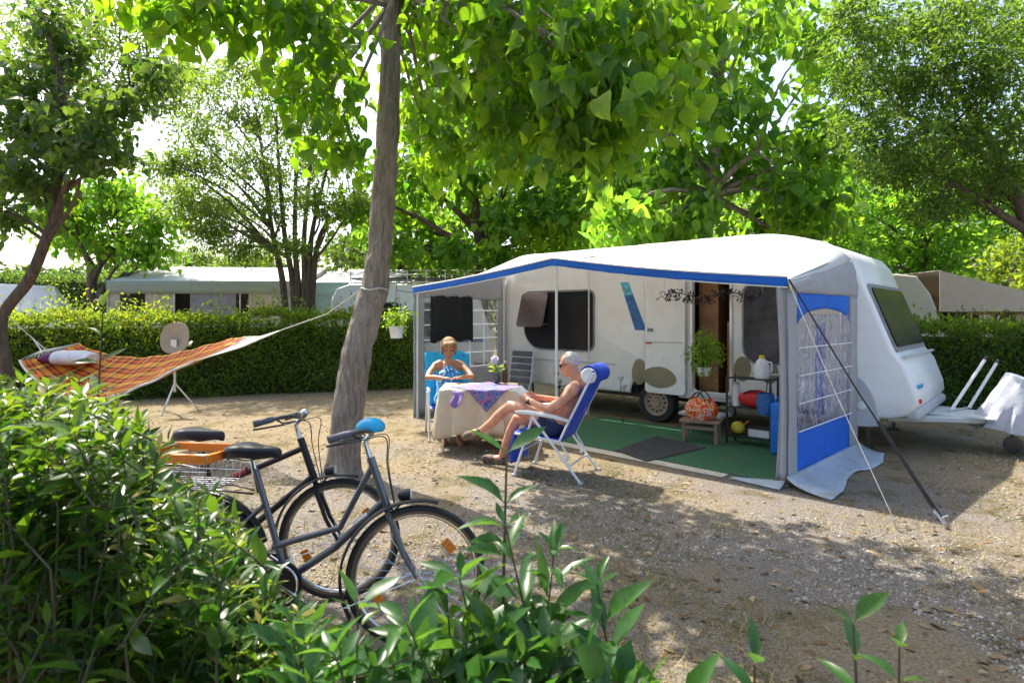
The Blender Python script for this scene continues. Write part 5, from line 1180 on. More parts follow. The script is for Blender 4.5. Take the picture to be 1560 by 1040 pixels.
def bicycle(label, rear, front, steer, lean, frame_m, step=True, basket=False, cap=False, light=True, saddle_z=.97, bar_z=1.015):
    d = (front - rear); rz = math.atan2(d.y, d.x); L = d.length; RH = .345
    t = thing('bicycle', label, 'bicycle', rear, rz, 'bicycles parked by the shade tree', tilt=(lean, 0, rz))
    rw = V((0, 0, RH)); fw_ = V((L, 0, RH)); bb = V((.47, 0, .29)); ht = V((L - .235, 0, .88)); hb = V((L - .165, 0, .70)); stt = V((.28, 0, .84)); sl2 = V((.405, 0, .36))
    mats = MAT[frame_m]
    m_ = MB()
    if step:
        m_.tube([ht, ht.lerp(bb, .42) + V((.02, 0, -.07)), V((.39, 0, .45))], .0165, 10); m_.tube([hb + V((-.01, 0, .0)), hb.lerp(bb, .5) + V((0, 0, -.03)), bb], .0195, 10)
    else:
        m_.tube([ht + V((0, 0, -.02)), V((.30, 0, .60))], .0175, 10); m_.tube([hb, bb], .02, 10)
    m_.tube([bb, stt], .0165, 10); m_.tube([ht + V((-.012, 0, .04)), hb + V((.012, 0, -.03))], .021, 10)
    for s in (-1, 1):
        m_.tube([bb + V((0, s * .03, 0)), rw + V((0, s * .06, 0))], .010, 8); m_.tube([V((.335, s * .02, .66)), rw + V((0, s * .06, 0))], .008, 8)
    m_.tube([bb + V((0, -.04, 0)), bb + V((0, .04, 0))], .024, 12); m_.tube([rw + V((0, -.06, 0)), rw + V((0, .06, 0))], .012, 8)
    obj('frame', m_, mats, t, True)
    # steering assembly turns about the head tube
    S = Matrix.Translation(ht) @ Matrix.Rotation(steer, 4, (ht - hb).normalized()) @ Matrix.Translation(-ht)
    fc = S @ fw_; fc = V((fc.x, fc.y, RH)); srot = steer
    m_ = MB()
    crown = hb + V((.02, 0, -.06))
    for s in (-1, 1): m_.tube([S @ (crown + V((0, s * .045, 0))), S @ (crown.lerp(fw_, .6) + V((-.015, s * .05, 0))), S @ (fw_ + V((0, s * .055, 0)))], [.014, .012, .009], 8)
    m_.tube([S @ (crown + V((0, -.055, 0))), S @ (crown + V((0, .055, 0)))], .016, 8); m_.tube([S @ (hb + V((.01, 0, -.03))), S @ crown], .016, 8); obj('fork', m_, mats, t, True)
    # stem and handlebar
    sb = V((L - .30, 0, bar_z)); m_ = MB(); m_.tube([S @ ht, S @ (ht + (ht - hb) * .35), S @ (sb + V((.02, 0, -.02))), S @ (sb + V((.05, 0, .02)))], [.0145, .0135, .014, .016], 10); obj('stem', m_, MAT['chrome'], t, True)
    bar = [V((.05, 0, .02)), V((.055, .08, .03)), V((.03, .18, .04)), V((-.03, .265, .03)), V((-.12, .31, .005))]
    for s in (-1, 1):
        p = [S @ (sb + V((q.x, s * q.y, q.z))) for q in bar]; pp, rr = smooth_path(p, [.012] * 5, 4); m_ = MB(); m_.tube(pp, .0115, 8); hb_o = obj('handlebar', m_, MAT['steel'], t, True)
        m_ = MB(); m_.tube([pp[-5], pp[-4], pp[-1]], [.015, .0175, .0185], 10); obj('grip', m_, MAT['grip'], hb_o, True)
        q0 = sb + V((-.03, s * .235, .028)); m_ = MB(); m_.tube([S @ q0, S @ (q0 + V((.05, s * -.01, -.03))), S @ (q0 + V((-.10, s * .05, -.055)))], .006, 6); obj('brake_lever', m_, MAT['steel'], hb_o, True)
        m_ = MB(); cpts = [S @ (q0 + V((.05, -s * .02, -.03))), S @ (q0 + V((.16, -s * .08, -.02))), S @ (q0 + V((.17, -s * .16, -.16))), S @ (hb + V((.05, s * .02, -.03)))]; cp, _ = smooth_path(cpts, [1] * 4, 6); m_.tube(cp, .003, 5); obj('brake_cable', m_, MAT['black'], t, True)
    m_ = MB(); q0 = S @ (sb + V((.05, .09, .05))); m_.ell(q0, (.028, .028, .022)); obj('bell', m_, MAT['chrome'], t, True)
    # wheels, guards
    bike_wheel(t, rw, 0, 'rear_wheel'); bike_wheel(t, fc, srot, 'front_wheel')
    fender(t, rw, 0, 20, 215); fender(t, fc, srot, 74, 212)
    for cc, a in ((rw, 205), (fc, 200)):
        for s in (-1, 1):
            ro = Matrix.Rotation(0 if cc is rw else srot, 3, 'Z'); m_ = MB(); e = V((.372 * math.cos(math.radians(a)), s * .026, .372 * math.sin(math.radians(a)))); m_.tube([cc + ro @ V((0, s * .05, 0)), cc + ro @ e], .0025, 4); obj('mudguard_stay', m_, MAT['chrome'], t)
    # saddle
    m_ = MB(); m_.tube([stt + V((.02, 0, -.12)), stt + (stt - bb).normalized() * (saddle_z - .05 - stt.z)], .0135, 8); obj('seat_post', m_, MAT['chrome'] if step else MAT['steel'], t, True)
    sp = stt + (stt - bb).normalized() * (saddle_z - .05 - stt.z) + V((.02, 0, .02)); m_ = MB()
    st_ = [(-.145, .02, -.012), (-.135, .075, 0), (-.10, .10, .012), (-.04, .095, .012), (.02, .055, .002), (.08, .032, -.002), (.125, .026, -.006), (.15, .012, -.018)]
    n = 14; vs_ = []
    for x, hw_, z in st_:
        for k in range(n):
            a = 2 * PI * k / n; ca, sa = math.cos(a), math.sin(a)
            vs_.append(sp + V((x, hw_ * math.copysign(abs(ca) ** .7, ca), z + (.028 * sa ** .8 if sa > 0 else (.05 if x < .05 else .03) * sa))))
    m_.add(vs_, [(i * n + k, i * n + (k + 1) % n, (i + 1) * n + (k + 1) % n, (i + 1) * n + k) for i in range(len(st_) - 1) for k in range(n)] + [tuple(range(n)), tuple((len(st_) - 1) * n + k for k in range(n - 1, -1, -1))])
    sd = obj('saddle', m_, MAT['saddle'], t, True, sub=1)
    for s in (-1, 1):
        m_ = MB(); m_.tube([sp + V((-.10, s * .045, -.035)), sp + V((-.03, s * .022, -.05)), sp + V((.10, s * .018, -.03))], .0035, 5); obj('saddle_rail', m_, MAT['chrome'], sd)
    # cranks, chain case, pedals
    m_ = MB(); pc = [V((bb.x + .115 * math.cos(a), -.052, bb.z + .115 * math.sin(a))) for a in [math.radians(-75 + 150 * i / 12) for i in range(13)]] + [V((-.02, -.052, RH + .05)), V((-.075, -.052, RH)), V((-.02, -.052, RH - .055))]
    m_.prism(pc, (0, -.018, 0)); obj('chain_case', m_, MAT['bikedark'], t, True, bev=.004)
    m_ = MB(); m_.tube([bb + V((.095 * math.cos(2 * PI * i / 24), -.074, .095 * math.sin(2 * PI * i / 24))) for i in range(24)], .006, 5, closed=True); obj('chain_ring', m_, MAT['chrome'], t, True)
    for s, a in ((-1, -.5), (1, PI - .5)):
        e = bb + V((.165 * math.cos(a), s * .085, .165 * math.sin(a))); m_ = MB(); m_.tube([bb + V((0, s * .08, 0)), e], .011, 8); cr = obj('crank', m_, MAT['chrome'], t, True); m_ = MB(); m_.box(e + V((0, s * .055, 0)), (.09, .085, .024)); obj('pedal', m_, MAT['black'], cr, bev=.005)
    m_ = MB(); m_.tube([bb + V((-.08, .05, .0)), V((.30, .17, .012 - math.sin(lean) * 0))], .009, 8); obj('kickstand', m_, MAT['steel'], t, True)
    if light:
        q0 = crown + V((.09, 0, .09)); Mh = Matrix.Translation(S @ q0) @ Matrix.Rotation(steer, 4, 'Z') @ Matrix.Rotation(PI / 2, 4, 'Y'); m_ = MB(); m_.lathe([(.006, -.05), (.022, -.04), (.034, -.005), (.036, .012)], 16, Mh); lo = obj('headlight', m_, MAT['black'], t, True); m_ = MB(); m_.lathe([(.033, .010), (.03, .018), (.004, .022)], 16, Mh); obj('lens', m_, MAT['lampglass'], lo, True); m_ = MB(); m_.tube([S @ (crown + V((.015, 0, .0))), S @ q0], .006, 6); obj('lamp_bracket', m_, MAT['steel'], lo)
    # carrier
    m_ = MB()
    for s in (-1, 1): m_.tube([V((.29, s * .03, .72)), V((.12, s * .06, .74)), V((-.26, s * .06, .74)), V((-.28, 0, .74))], .0055, 6); m_.tube([V((-.12, s * .06, .74)), rw + V((0, s * .065, .02))], .005, 6)
    for x in (.08, -.05, -.18): m_.tube([V((x, -.06, .74)), V((x, .06, .74))], .0045, 5)
    obj('carrier', m_, MAT['steel'], t, True, kind='stuff')
    m_ = MB(); m_.box((-.30, 0, .68), (.02, .07, .05)); obj('rear_reflector', m_, MAT['red'], t, bev=.006)
    if basket:
        bk_ = MB(); bx0, bx1, bw_, z0, z1 = -.30, .10, .15, .752, .93
        for i in range(11):
            x = bx0 + (bx1 - bx0) * i / 10
            bk_.tube([(x, -bw_ * 1.1, z1), (x, -bw_, z0), (x, bw_, z0), (x, bw_ * 1.1, z1)], .0022, 4)
        for i in range(8):
            y = -bw_ + 2 * bw_ * i / 7; bk_.tube([(bx0 - .02, y * 1.1, z1), (bx0, y, z0), (bx1, y, z0), (bx1 + .02, y * 1.1, z1)], .0022, 4)
        for z in (.80, .85, .89): k = 1 + .1 * (z - z0) / (z1 - z0); bk_.tube([(bx0 - .01, -bw_ * k, z), (bx1 + .01, -bw_ * k, z), (bx1 + .01, bw_ * k, z), (bx0 - .01, bw_ * k, z)], .0022, 4, closed=True)
        bo = obj('wire_basket', bk_, MAT['chrome'], t, kind='stuff')
        m_ = MB(); rim = [V((bx0 - .02, -bw_ * 1.1, z1)), V((bx1 + .02, -bw_ * 1.1, z1)), V((bx1 + .02, bw_ * 1.1, z1)), V((bx0 - .02, bw_ * 1.1, z1))]
        P4 = []
        for i in range(4): P4 += [rim[i].lerp(rim[(i + 1) % 4], .04 + .92 * j / 8) for j in range(9)]
        m_.tube(P4, .011, 6, closed=True); m_.tube([q_ - V((0, 0, .028)) for q_ in P4], .012, 6, closed=True); m_.tube([q_ - V((0, 0, .014)) for q_ in P4], .012, 6, closed=True); obj('basket_band', m_, MAT['orange'], bo, True, label='orange band wound round the basket rim')
    if cap:
        q0 = S @ (sb + V((.05, -.05, .055))); m_ = MB(); m_.ell(q0, (.075, .055, .05), Matrix.Rotation(.5, 3, 'Z')); m_.v = [(a, b, max(c, q0.z - .02)) for a, b, c in m_.v]; obj('bar_cover', m_, MAT['cyanp'], t, True, label='bright blue cover on the handlebar')
    m_ = MB(); mid = hb.lerp(bb, .22); m_.tube([hb.lerp(bb, .16), hb.lerp(bb, .30)] if step else [ht.lerp(V((.30, 0, .60)), .55), ht.lerp(V((.30, 0, .60)), .68)], .0205, 10, False); obj('frame_decal', m_, MAT['alu'] if step else MAT['bikered'], t, True)
    return t
bicycle('graphite step-through bicycle with blue handlebar cover and orange-banded rear basket', V((-1.62, 3.10, 0)), V((-.48, 2.95, 0)), .32, -.05, 'bikeframe', True, True, True)
bicycle('black bicycle with tall chromed stem parked next to the tree trunk', V((-2.13, 3.52, 0)), V((-1.0, 3.44, 0)), .18, -.05, 'bikedark', False, False, False)

# ------------------------------------------------------------------ hammock between the two trees
hL, hR, hring = at(78, 540, 7.25), at(335, 536, 6.75), at(428, 503, 6.5)
hm_t = thing('hammock', 'orange and red plaid hammock with white net end slung between two trees', 'hammock', (hL.x * .5 + hR.x * .5, 6.9, 0)); ho = hm_t.location.copy()
def plaid():
    m, nt, p, out = newmat('plaid'); uvn = node(nt, 'ShaderNodeAttribute', attribute_name='weave'); sp_ = node(nt, 'ShaderNodeSeparateXYZ'); nt.links.new(uvn.outputs['Vector'], sp_.inputs[0])
    def wave(s, k):
        a = node(nt, 'ShaderNodeMath', operation='MULTIPLY'); a.inputs[1].default_value = k; nt.links.new(s, a.inputs[0]); b_ = node(nt, 'ShaderNodeMath', operation='FRACT'); nt.links.new(a.outputs[0], b_.inputs[0]); return b_.outputs[0]
    A_ = ramp(nt, wave(sp_.outputs[0], 11), [(0, (.80, .22, .02)), (.25, (.40, .02, .02)), (.45, (.85, .55, .06)), (.6, (.08, .01, .03)), (.8, (.60, .08, .02))], 'CONSTANT')
    B_ = ramp(nt, wave(sp_.outputs[1], 5), [(0, (.90, .50, .05)), (.3, (.35, .02, .03)), (.5, (.80, .20, .02)), (.7, (.06, .01, .04)), (.85, (.85, .40, .04))], 'CONSTANT')
    c = mixc(nt, A_, B_, .5); nt.links.new(c, p.inputs['Base Color']); p.inputs['Roughness'].default_value = .85
    t = node(nt, 'ShaderNodeBsdfTranslucent'); nt.links.new(c, t.inputs[0]); mx = node(nt, 'ShaderNodeMixShader'); mx.inputs[0].default_value = .25
    nt.links.new(p.outputs[0], mx.inputs[1]); nt.links.new(t.outputs[0], mx.inputs[2]); nt.links.new(mx.outputs[0], out.inputs[0]); return m
def hamp(s, t):
    c = hL.lerp(hR, s); sag = .37 * math.sin(PI * s ** .85) * (1 - .25 * s); q = (t - .5) * 2
    wv = .22 + .34 * math.sin(PI * (.16 + s * .60)) ** .8
    c = c + V((0, 0, -sag)); side = V((.12, 1, 0)).normalized()
    return c + side * q * wv + V((0, 0, .21 * q * math.sin(PI * min(1, .12 + s * .7)) + .10 * q * q * wv + .008 * math.sin(s * 40 + q * 3)))
nu, nv = 60, 16; m_ = MB(); m_.grid(hamp, nu, nv); o = obj('plaid_sheet', m_, plaid(), hm_t, True, org=ho, fixn=False, solid=.004)
a_ = o.data.attributes.new('weave', 'FLOAT_VECTOR', 'POINT'); a_.data.foreach_set('vector', np.array([(i / nu, j / nv, 0) for j in range(nv + 1) for i in range(nu + 1)], np.float32).reshape(-1))
m_ = MB()
for j in range(22):
    e = hamp(1, j / 21); m_.tube([e, e.lerp(hring, .5) + V((0, 0, -.03)), hring], .005, 4)
for i in range(1, 8):
    k = i / 9; m_.tube([hamp(1, j / 21).lerp(hring, k) + V((0, 0, -.02 * math.sin(PI * k))) for j in range(22)], .0035, 4)
obj('net_end', m_, MAT['hammock_cord'], hm_t, org=ho, kind='stuff')
tie = at(569, 441, Y0); tie.y = Y0; trk_c = at(571, 441, Y0)
m_ = MB(); m_.tube([hring, hring.lerp(trk_c, .5) + V((0, 0, -.04)), trk_c + V((-.135, 0, 0))], .0065, 6); obj('rope', m_, MAT['rope'], hm_t, True, org=ho)
m_ = MB(); m_.tube([trk_c + V((.142 * math.cos(2 * PI * i / 24), .142 * math.sin(2 * PI * i / 24), .01 * math.sin(i))) for i in range(24)], .010, 6, closed=True); obj('trunk_loop', m_, MAT['rope'], hm_t, True, org=ho)
lt = at(10, 480, 7.35); m_ = MB(); m_.tube([hL, lt], .0065, 6); obj('rope', m_, MAT['rope'], hm_t, True, org=ho)
m_ = MB()
for j in range(12):
    e = hamp(0, j / 11); m_.tube([e, hL + V((-.12, 0, .05))], .004, 4)
m_.tube([hL + V((-.12, 0, .05)), hL.lerp(lt, .4)], .009, 5); obj('end_cords', m_, MAT['hammock_cord'], hm_t, org=ho, kind='stuff')
m_ = MB(); m_.tube([hamp(s / 40, 0) for s in range(41)], .012, 6); obj('hem', m_, MAT['hammock_cord'], hm_t, True, org=ho)
pc_ = hamp(.10, .55) + V((0, 0, .085)); pw = thing('cushion', 'white cushion with purple end lying in the hammock', 'cushion', (pc_.x, pc_.y, pc_.z - .07), .15)
def cush(x0, x1):
    m_ = MB(); m_.grid(lambda s, t: V((x0 + (x1 - x0) * s, .19 * math.cos(2 * PI * t), .09 + .09 * math.sin(2 * PI * t) * (1 - .5 * abs(2 * ((x0 + (x1 - x0) * s + .26) / .52) - 1) ** 4))), 10, 20); n = 11; m_.f.append(tuple(i * n for i in range(20))); m_.f.append(tuple(i * n + 10 for i in range(20))); return m_
obj('cushion_body', cush(-.13, .26), MAT['pillow'], pw, True); obj('cushion_end', cush(-.26, -.13), MAT['pillow2'], pw, True)

# ------------------------------------------------------------------ satellite dish on a tripod
db = gnd(268, 628); ds = thing('satellite_dish', 'beige satellite dish seen from behind on a grey tripod near the hedge', 'satellite dish', db)
hz = at(266, 516, db.y).z
Md = Matrix.Translation((0, .0, hz)) @ Matrix.Rotation(math.radians(12), 4, 'Z') @ Matrix.Rotation(math.radians(72), 4, 'X'); m_ = MB(); pr = []
def dishp(s, t):
    a = 2 * PI * s; r = t; return Md @ V((.22 * r * math.copysign(abs(math.cos(a)) ** .8, math.cos(a)), .27 * r * math.copysign(abs(math.sin(a)) ** .85, math.sin(a)), .06 * r * r))
m_.grid(dishp, 36, 8); obj('dish', m_, MAT['beige'], ds, True, solid=.012)
m_ = MB(); m_.tube([(0, -.03, hz - .05), (0, -.03, .35)], .02, 8); m_.box((0, -.03, hz - .08), (.1, .08, .14)); obj('mast', m_, MAT['alu'], ds, True)
for k in range(3):
    a = 2 * PI * k / 3 + .5; m_ = MB(); m_.tube([(0, -.03, .5), (.36 * math.cos(a), -.03 + .36 * math.sin(a), .01)], .014, 8); obj('leg', m_, MAT['alu'], ds, True)
m_ = MB(); m_.tube([(0, .0, hz - .2), (0, .45, hz - .12)], .012, 6); m_.tube([(0, .43, hz - .12), (0, .5, hz - .08)], .03, 8); obj('receiver_arm', m_, MAT['alu'], ds, True)

# ------------------------------------------------------------------ foreground shrubs
def topline(px):
    T = [(-80, 600), (0, 596), (60, 606), (120, 590), (170, 630), (220, 662), (260, 735), (330, 780), (390, 860), (440, 915), (520, 958), (600, 968), (680, 935), (760, 915), (820, 920), (880, 970), (950, 1015), (1040, 1045)]
    for (a, b_), (c, d) in zip(T, T[1:]):
        if a <= px <= c: return b_ + (d - b_) * (px - a) / (c - a)
    return 1045
def shoots(specs, seed, leaf, size):
    """specs: (tip, base_z, base offset) ; opposite leaf pairs up the shoot"""
    rp = random.Random(seed); P, D, N, S, H = [], [], [], [], []; mb = MB()
    for tip, low, off, sz, shade_ in specs:
        base = V((tip.x + off.x, tip.y + off.y, low)); L = (tip - base).length; ax = (tip - base).normalized()
        mid = base.lerp(tip, .5) + V((rp.uniform(-1, 1), rp.uniform(-1, 1), 0)) * L * .06
        mb.tube([base, mid, tip], [.0026, .0022, .0014], 4, False)
        if base.z > .1 and rp.random() < .3: mb.tube([(base.x + rp.gauss(0, .06), base.y + rp.gauss(0, .05), 0), (base.x + rp.gauss(0, .02), base.y + rp.gauss(0, .02), base.z * .5), base], [.0045, .0035, .0026], 4, False)
        k = max(3, int(L / (sz * .36))); a0 = rp.uniform(0, 2 * PI); u = ax.orthogonal().normalized(); v = ax.cross(u)
        for i in range(k + 1):
            t = .06 + .94 * i / k; p = base.lerp(mid, t * 2) if t < .5 else mid.lerp(tip, t * 2 - 1)
            a = a0 + i * 1.35
            for s in ((0, PI) if i < k else (0, PI, 1.5, 4.6)):
                o = u * math.cos(a + s) + v * math.sin(a + s); el = .45 + .8 * (i / k) + rp.gauss(0, .2)
                d = o + ax * el * .8 + V((rp.gauss(0, .15), rp.gauss(0, .15), rp.gauss(0, .15) - .12))
                P.append(p + o * .004); D.append(d); N.append(ax * .9 - o * .35 + V((rp.gauss(0, .25), rp.gauss(0, .25), rp.gauss(0, .25) + .5)))
                S.append(sz * rp.uniform(.5, 1.2) * (.75 if i > k - 2 else 1)); H.append(min(1, max(0, shade_ + rp.uniform(-.3, .3) + (.2 if i > k - 2 else 0))))
    return mb, P, D, N, S, H
def shrub(name, label, specs, seed, n_ind, base, mat=None):
    mb, P, D, N, S, H = shoots(specs, seed, None, None); root = thing(name, label, 'shrub', base)
    obj('stems', mb, MAT['stem'], root, org=base, fixn=False, kind='stuff')
    foliage(root, base, P, D, N, S, H, T_LANCE, mat or L_LAUREL, n_ind, 'foliage'); return root
rp = random.Random(17); A1, A2 = [], []
for i in range(1150):
    px = rp.uniform(-160, 470); Y = rp.uniform(1.15, 2.45) if px < 260 else rp.uniform(1.1, 2.0)
    dy = rp.random() ** 1.2 * 420
    tip = at(px, topline(px) + 8 + dy, Y)
    if tip.z < .3: continue
    A1.append((tip, max(.02, tip.z - rp.uniform(.05, .34)), V((rp.gauss(0, .08), rp.gauss(0, .08), 0)), rp.uniform(.045, .085), rp.uniform(.0, .8)))
for i in range(110):     # loose sprigs standing out of the mass
    px = rp.uniform(-60, 430); Y = rp.uniform(1.3, 2.3); tip = at(px, topline(px) - rp.uniform(-35, 22), Y)
    A1.append((tip, tip.z - rp.uniform(.15, .3), V((rp.gauss(0, .05), rp.gauss(0, .05), 0)), rp.uniform(.045, .075), rp.uniform(.2, .9)))
shrub('laurel_shrub', 'dense glossy green shrub filling the corner before the bicycles', A1, 17, 300, V((-1.6, 1.7, 0)))
for i in range(170):
    px = rp.uniform(430, 1010); Y = rp.uniform(.85, 1.35); tip = at(px, topline(px) + 25 + rp.random() * 170, Y)
    A2.append((tip, tip.z - rp.uniform(.04, .28), V((rp.gauss(0, .12), rp.gauss(0, .08), 0)), rp.uniform(.07, .11), rp.uniform(0, .6)))
for px, py, Y in ((545, 925, .95), (700, 880, 1.0), (845, 835, 1.05), (910, 890, 1.0), (680, 905, 1.0), (620, 950, .9), (770, 800, 1.05)):
    tip = at(px, py, Y); A2.append((tip, tip.z - .4, V((rp.gauss(0, .06), rp.gauss(0, .06), 0)), .10, .3))
shrub('low_laurel_shrub', 'low long-leaved green shrub in front of the bicycle front wheel', A2, 18, 300, V((0, 1.1, 0)), L_LAUREL2)
# tall single shoots standing clear of the mass
def tall(label, tip, base, n, sz, seed, bare=.0, shade_=.5, mat=None):
    rp = random.Random(seed); root = thing('tall_shoot', label, 'shoot', base); mb = MB(); mid = base.lerp(tip, .6) + V((rp.uniform(-.02, .02), 0, 0)); mb.tube([base, mid, tip], [.006, .0045, .002], 6); obj('stem', mb, MAT['stem'], root, org=base)
    P, D, N, S, H = [], [], [], [], []
    for i in range(n):
        t = bare + (1 - bare) * i / (n - 1); p = base.lerp(mid, t / .6) if t < .6 else mid.lerp(tip, (t - .6) / .4); a = i * 2.3 + rp.uniform(-.4, .4)
        for s in (0, PI):
            d = V((math.cos(a + s), math.sin(a + s) * .8, .25 + .5 * t + rp.gauss(0, .2))); P.append(p); D.append(d); N.append(V((-d.x * .3, -d.y * .3 - .35, 1 + rp.gauss(0, .3)))); S.append(sz * rp.uniform(.75, 1.15)); H.append(min(1, max(0, shade_ + rp.uniform(-.3, .3))))
    foliage(root, base, P, D, N, S, H, T_LANCE, mat or L_LAUREL2, 300, 'foliage_rest'); return root
tall('thin leafy shoot rising in front of the blue recliner', at(772, 690, 1.1), V((-.02, 1.08, .0)), 9, .088, 3, .45)
tall('tall pale shoot rising before the hammock with broad young leaves', at(157, 468, 1.9), V((-1.33, 1.85, 0)), 13, .085, 4, .35, .8, L_LAUREL)
tall('bright upright shoot at the frame edge of the gravel, broad green leaves', at(1300, 950, 1.0), V((.62, 1.0, 0)), 8, .085, 5, .62, .6)
tall('drooping green shoot beside the bright upright shoot', at(1370, 985, 1.05), V((.66, 1.08, 0)), 7, .07, 6, .65, .5)
tall('small dark shoot between the low shrub and the bright shoot', at(1150, 1010, .95), V((.38, .97, 0)), 7, .07, 7, .7, .2)
# ------------------------------------------------------------------ neighbouring pitches
def simple_caravan(label, base, rz, L, H, W, m, stripe=None, slope=.35):
    t = thing('caravan', label, 'caravan', base, rz); mb = MB()
    pr = [(L / 2 - .1, .4), (L / 2, .7), (L / 2 - .02, 1.1), (L / 2 - slope, 2.1), (L / 2 - slope - .25, H - .06), (L / 2 - slope - .6, H), (-L / 2 + .5, H), (-L / 2 + .15, H - .12), (-L / 2, 2.0), (-L / 2 - .02, 1.0), (-L / 2 + .05, .4)]
    caravan_shell(mb, pr, 0, W); obj('body', mb, m, t, True)
    for u0, u1 in ((-L * .33, -L * .08), (L * .06, L * .30)):
        side_window(u0, u1, 1.1, 1.95, [.08] * 4, 0, t)
    mb = MB(); mb.box((L / 2 - slope * .55, W / 2, 1.62), (.03, W - .4, .75), Matrix.Rotation(-math.atan2(slope - .02, 1.0), 3, 'Y')); fwn = obj('window', mb, MAT['tint'], t, bev=.01)
    mb = MB(); mb.box((0, -.006, 1.0), (L * .9, .012, .10)); obj('stripe', mb, stripe or MAT['plastic'], t)
    for y, s in ((.14, 1), (W - .14, -1)): road_wheel(t, (-.2, y, .31), s)
    mb = MB(); mb.box((-.2, -.004, .5), (.9, .03, .35)); obj('wheel_arch', mb, MAT['plastic'], t, bev=.05)
    for x in (-L / 2 + .4, L / 2 - .5):
        mb = MB(); mb.tube([(x, .4, .45), (x, .4, 0)], .03, 6); obj('steady', mb, MAT['steel'], t)
    return t
def ridge_awning(label, base, rz, L, D, z0, z1, roof_m, wall_m, panels, fascia=.35, low=0):
    """lean-to awning: high at the back, fascia and wall panels in front"""
    t = thing('awning', label, 'awning', base, rz)
    mb = MB(); mb.grid(lambda s, q: V((-L / 2 + L * s, D * q, z0 + (z1 - z0) * q - .04 * math.sin(PI * q))), 12, 6); obj('roof', mb, roof_m, t, True, solid=.01)
    mb = MB(); mb.grid(lambda s, q: V((-L / 2 + L * s, -.01 + .01 * math.sin(s * 30) * q, z0 - fascia * q)), 30, 3); obj('fascia', mb, wall_m, t, True, solid=.01)
    for s in (-1, 1):
        mb = MB(); mb.add([(s * L / 2, 0, low), (s * L / 2, D, low), (s * L / 2, D, z1), (s * L / 2, 0, z0)], [(0, 1, 2, 3)]); obj('side_wall', mb, wall_m, t, solid=.01)
    for x in np.linspace(-L / 2 + .03, L / 2 - .03, 4):
        mb = MB(); mb.tube([(x, .02, z0), (x, .02, 0)], .02, 8); obj('pole', mb, MAT['alu'], t)
    for x0, x1, m in panels:
        mb = MB(); mb.box(((x0 + x1) / 2, .05, (z0 - fascia) / 2 + .02), (x1 - x0 - .01, .02, z0 - fascia - .02)); obj('wall_panel', mb, m, t)
    mb = MB(); mb.box((0, D * .8, z0 * .45), (L * .96, .03, z0 * .9)); obj('rear_lining', mb, MAT['brown_panel'], t)
    return t
# sage awning and its caravan
ridge_awning('long sage green awning with white roof and tan doorway beyond the hedge', V((-8.8, 17.2, 0)), .06, 5.6, 2.4, 2.62, 3.2, MAT['awn'], MAT['green_awn'],
             [(-2.8, -2.45, MAT['tan_panel']), (-1.75, -.95, MAT['tan_panel']), (-.5, .8, MAT['grey_panel']), (1.15, 2.0, MAT['tan_panel']), (2.0, 2.75, MAT['green_awn'])], .36)
simple_caravan('pale caravan standing behind the long sage awning', V((-8.4, 19.9, 0)), .06, 6, 2.6, 2.2, MAT['white2'])
# gabled hut
h0 = V((-11.9, 18.4, .0)); HZ = .32; hut = thing('gabled_hut', 'small brown gabled hut with white curtain beside the sage awning', 'hut', h0, .05)
mb = MB(); mb.prism([V((-.55, 0, 2.0 + HZ)), V((.55, 0, 2.0 + HZ)), V((0, 0, 2.55 + HZ))], (0, 1.8, 0)); obj('gable', mb, MAT['gable'], hut)
for s in (-1, 1):
    R = Matrix.Rotation(s * math.atan2(.55, .62), 3, 'Y'); mb = MB(); mb.box((s * .34, .9, 2.31 + HZ), (.95, 2.1, .05), R); obj('roof_slope', mb, MAT['shingle'], hut)
    mb = MB(); mb.box((s * .52, .03, 1.0 + HZ / 2), (.07, .07, 2.0 + HZ)); obj('post', mb, MAT['rawwood'], hut); mb = MB(); mb.box((s * .52, 1.7, 1.0 + HZ / 2), (.07, .07, 2.0 + HZ)); obj('post', mb, MAT['rawwood'], hut)
mb = MB(); mb.box((0, 1.7, 1.0), (1.0, .05, 1.98)); obj('back_wall', mb, MAT['brown_panel'], hut)
mb = MB(); mb.grid(lambda s, q: V((-.05 + .5 * s, .1 + .03 * math.sin(s * 25), .3 + 1.6 * q)), 20, 4); obj('curtain', mb, MAT['awn'], hut, True, solid=.01)
mb = MB(); mb.grid(lambda s, q: V((-.45 + .25 * s, .12 + .03 * math.sin(s * 20), .3 + 1.6 * q)), 12, 4); obj('curtain', mb, MAT['pillow2'], hut, True, solid=.01)
# white tent at the left
tn = V((-13.8, 16.5, 0)); tt = thing('ridge_tent', 'white peaked tent beyond the hedge at the leaning tree', 'tent', tn, .2)
mb = MB(); mb.add([(-2, -1.6, 0), (2, -1.6, 0), (2, 1.6, 0), (-2, 1.6, 0), (-1.5, 0, 2.55), (1.0, 0, 2.45)], [(0, 1, 5, 4), (2, 3, 4, 5), (1, 2, 5), (3, 0, 4)]); obj('canvas', mb, MAT['awn'], tt, solid=.01)
mb = MB(); mb.tube([(1.0, 0, 2.45), (3.0, -.4, .02)], .01, 5); obj('guy_rope', mb, MAT['rope'], tt)
mb = MB(); mb.add([(-.2, -1.50, .35), (1.2, -1.50, .35), (.9, -.94, 1.05), (0, -.94, 1.05)], [(0, 1, 2, 3)]); mb.v = [(a, b - .1, c) for a, b, c in mb.v]; obj('flap', mb, MAT['grey_panel'], tt, solid=.01)
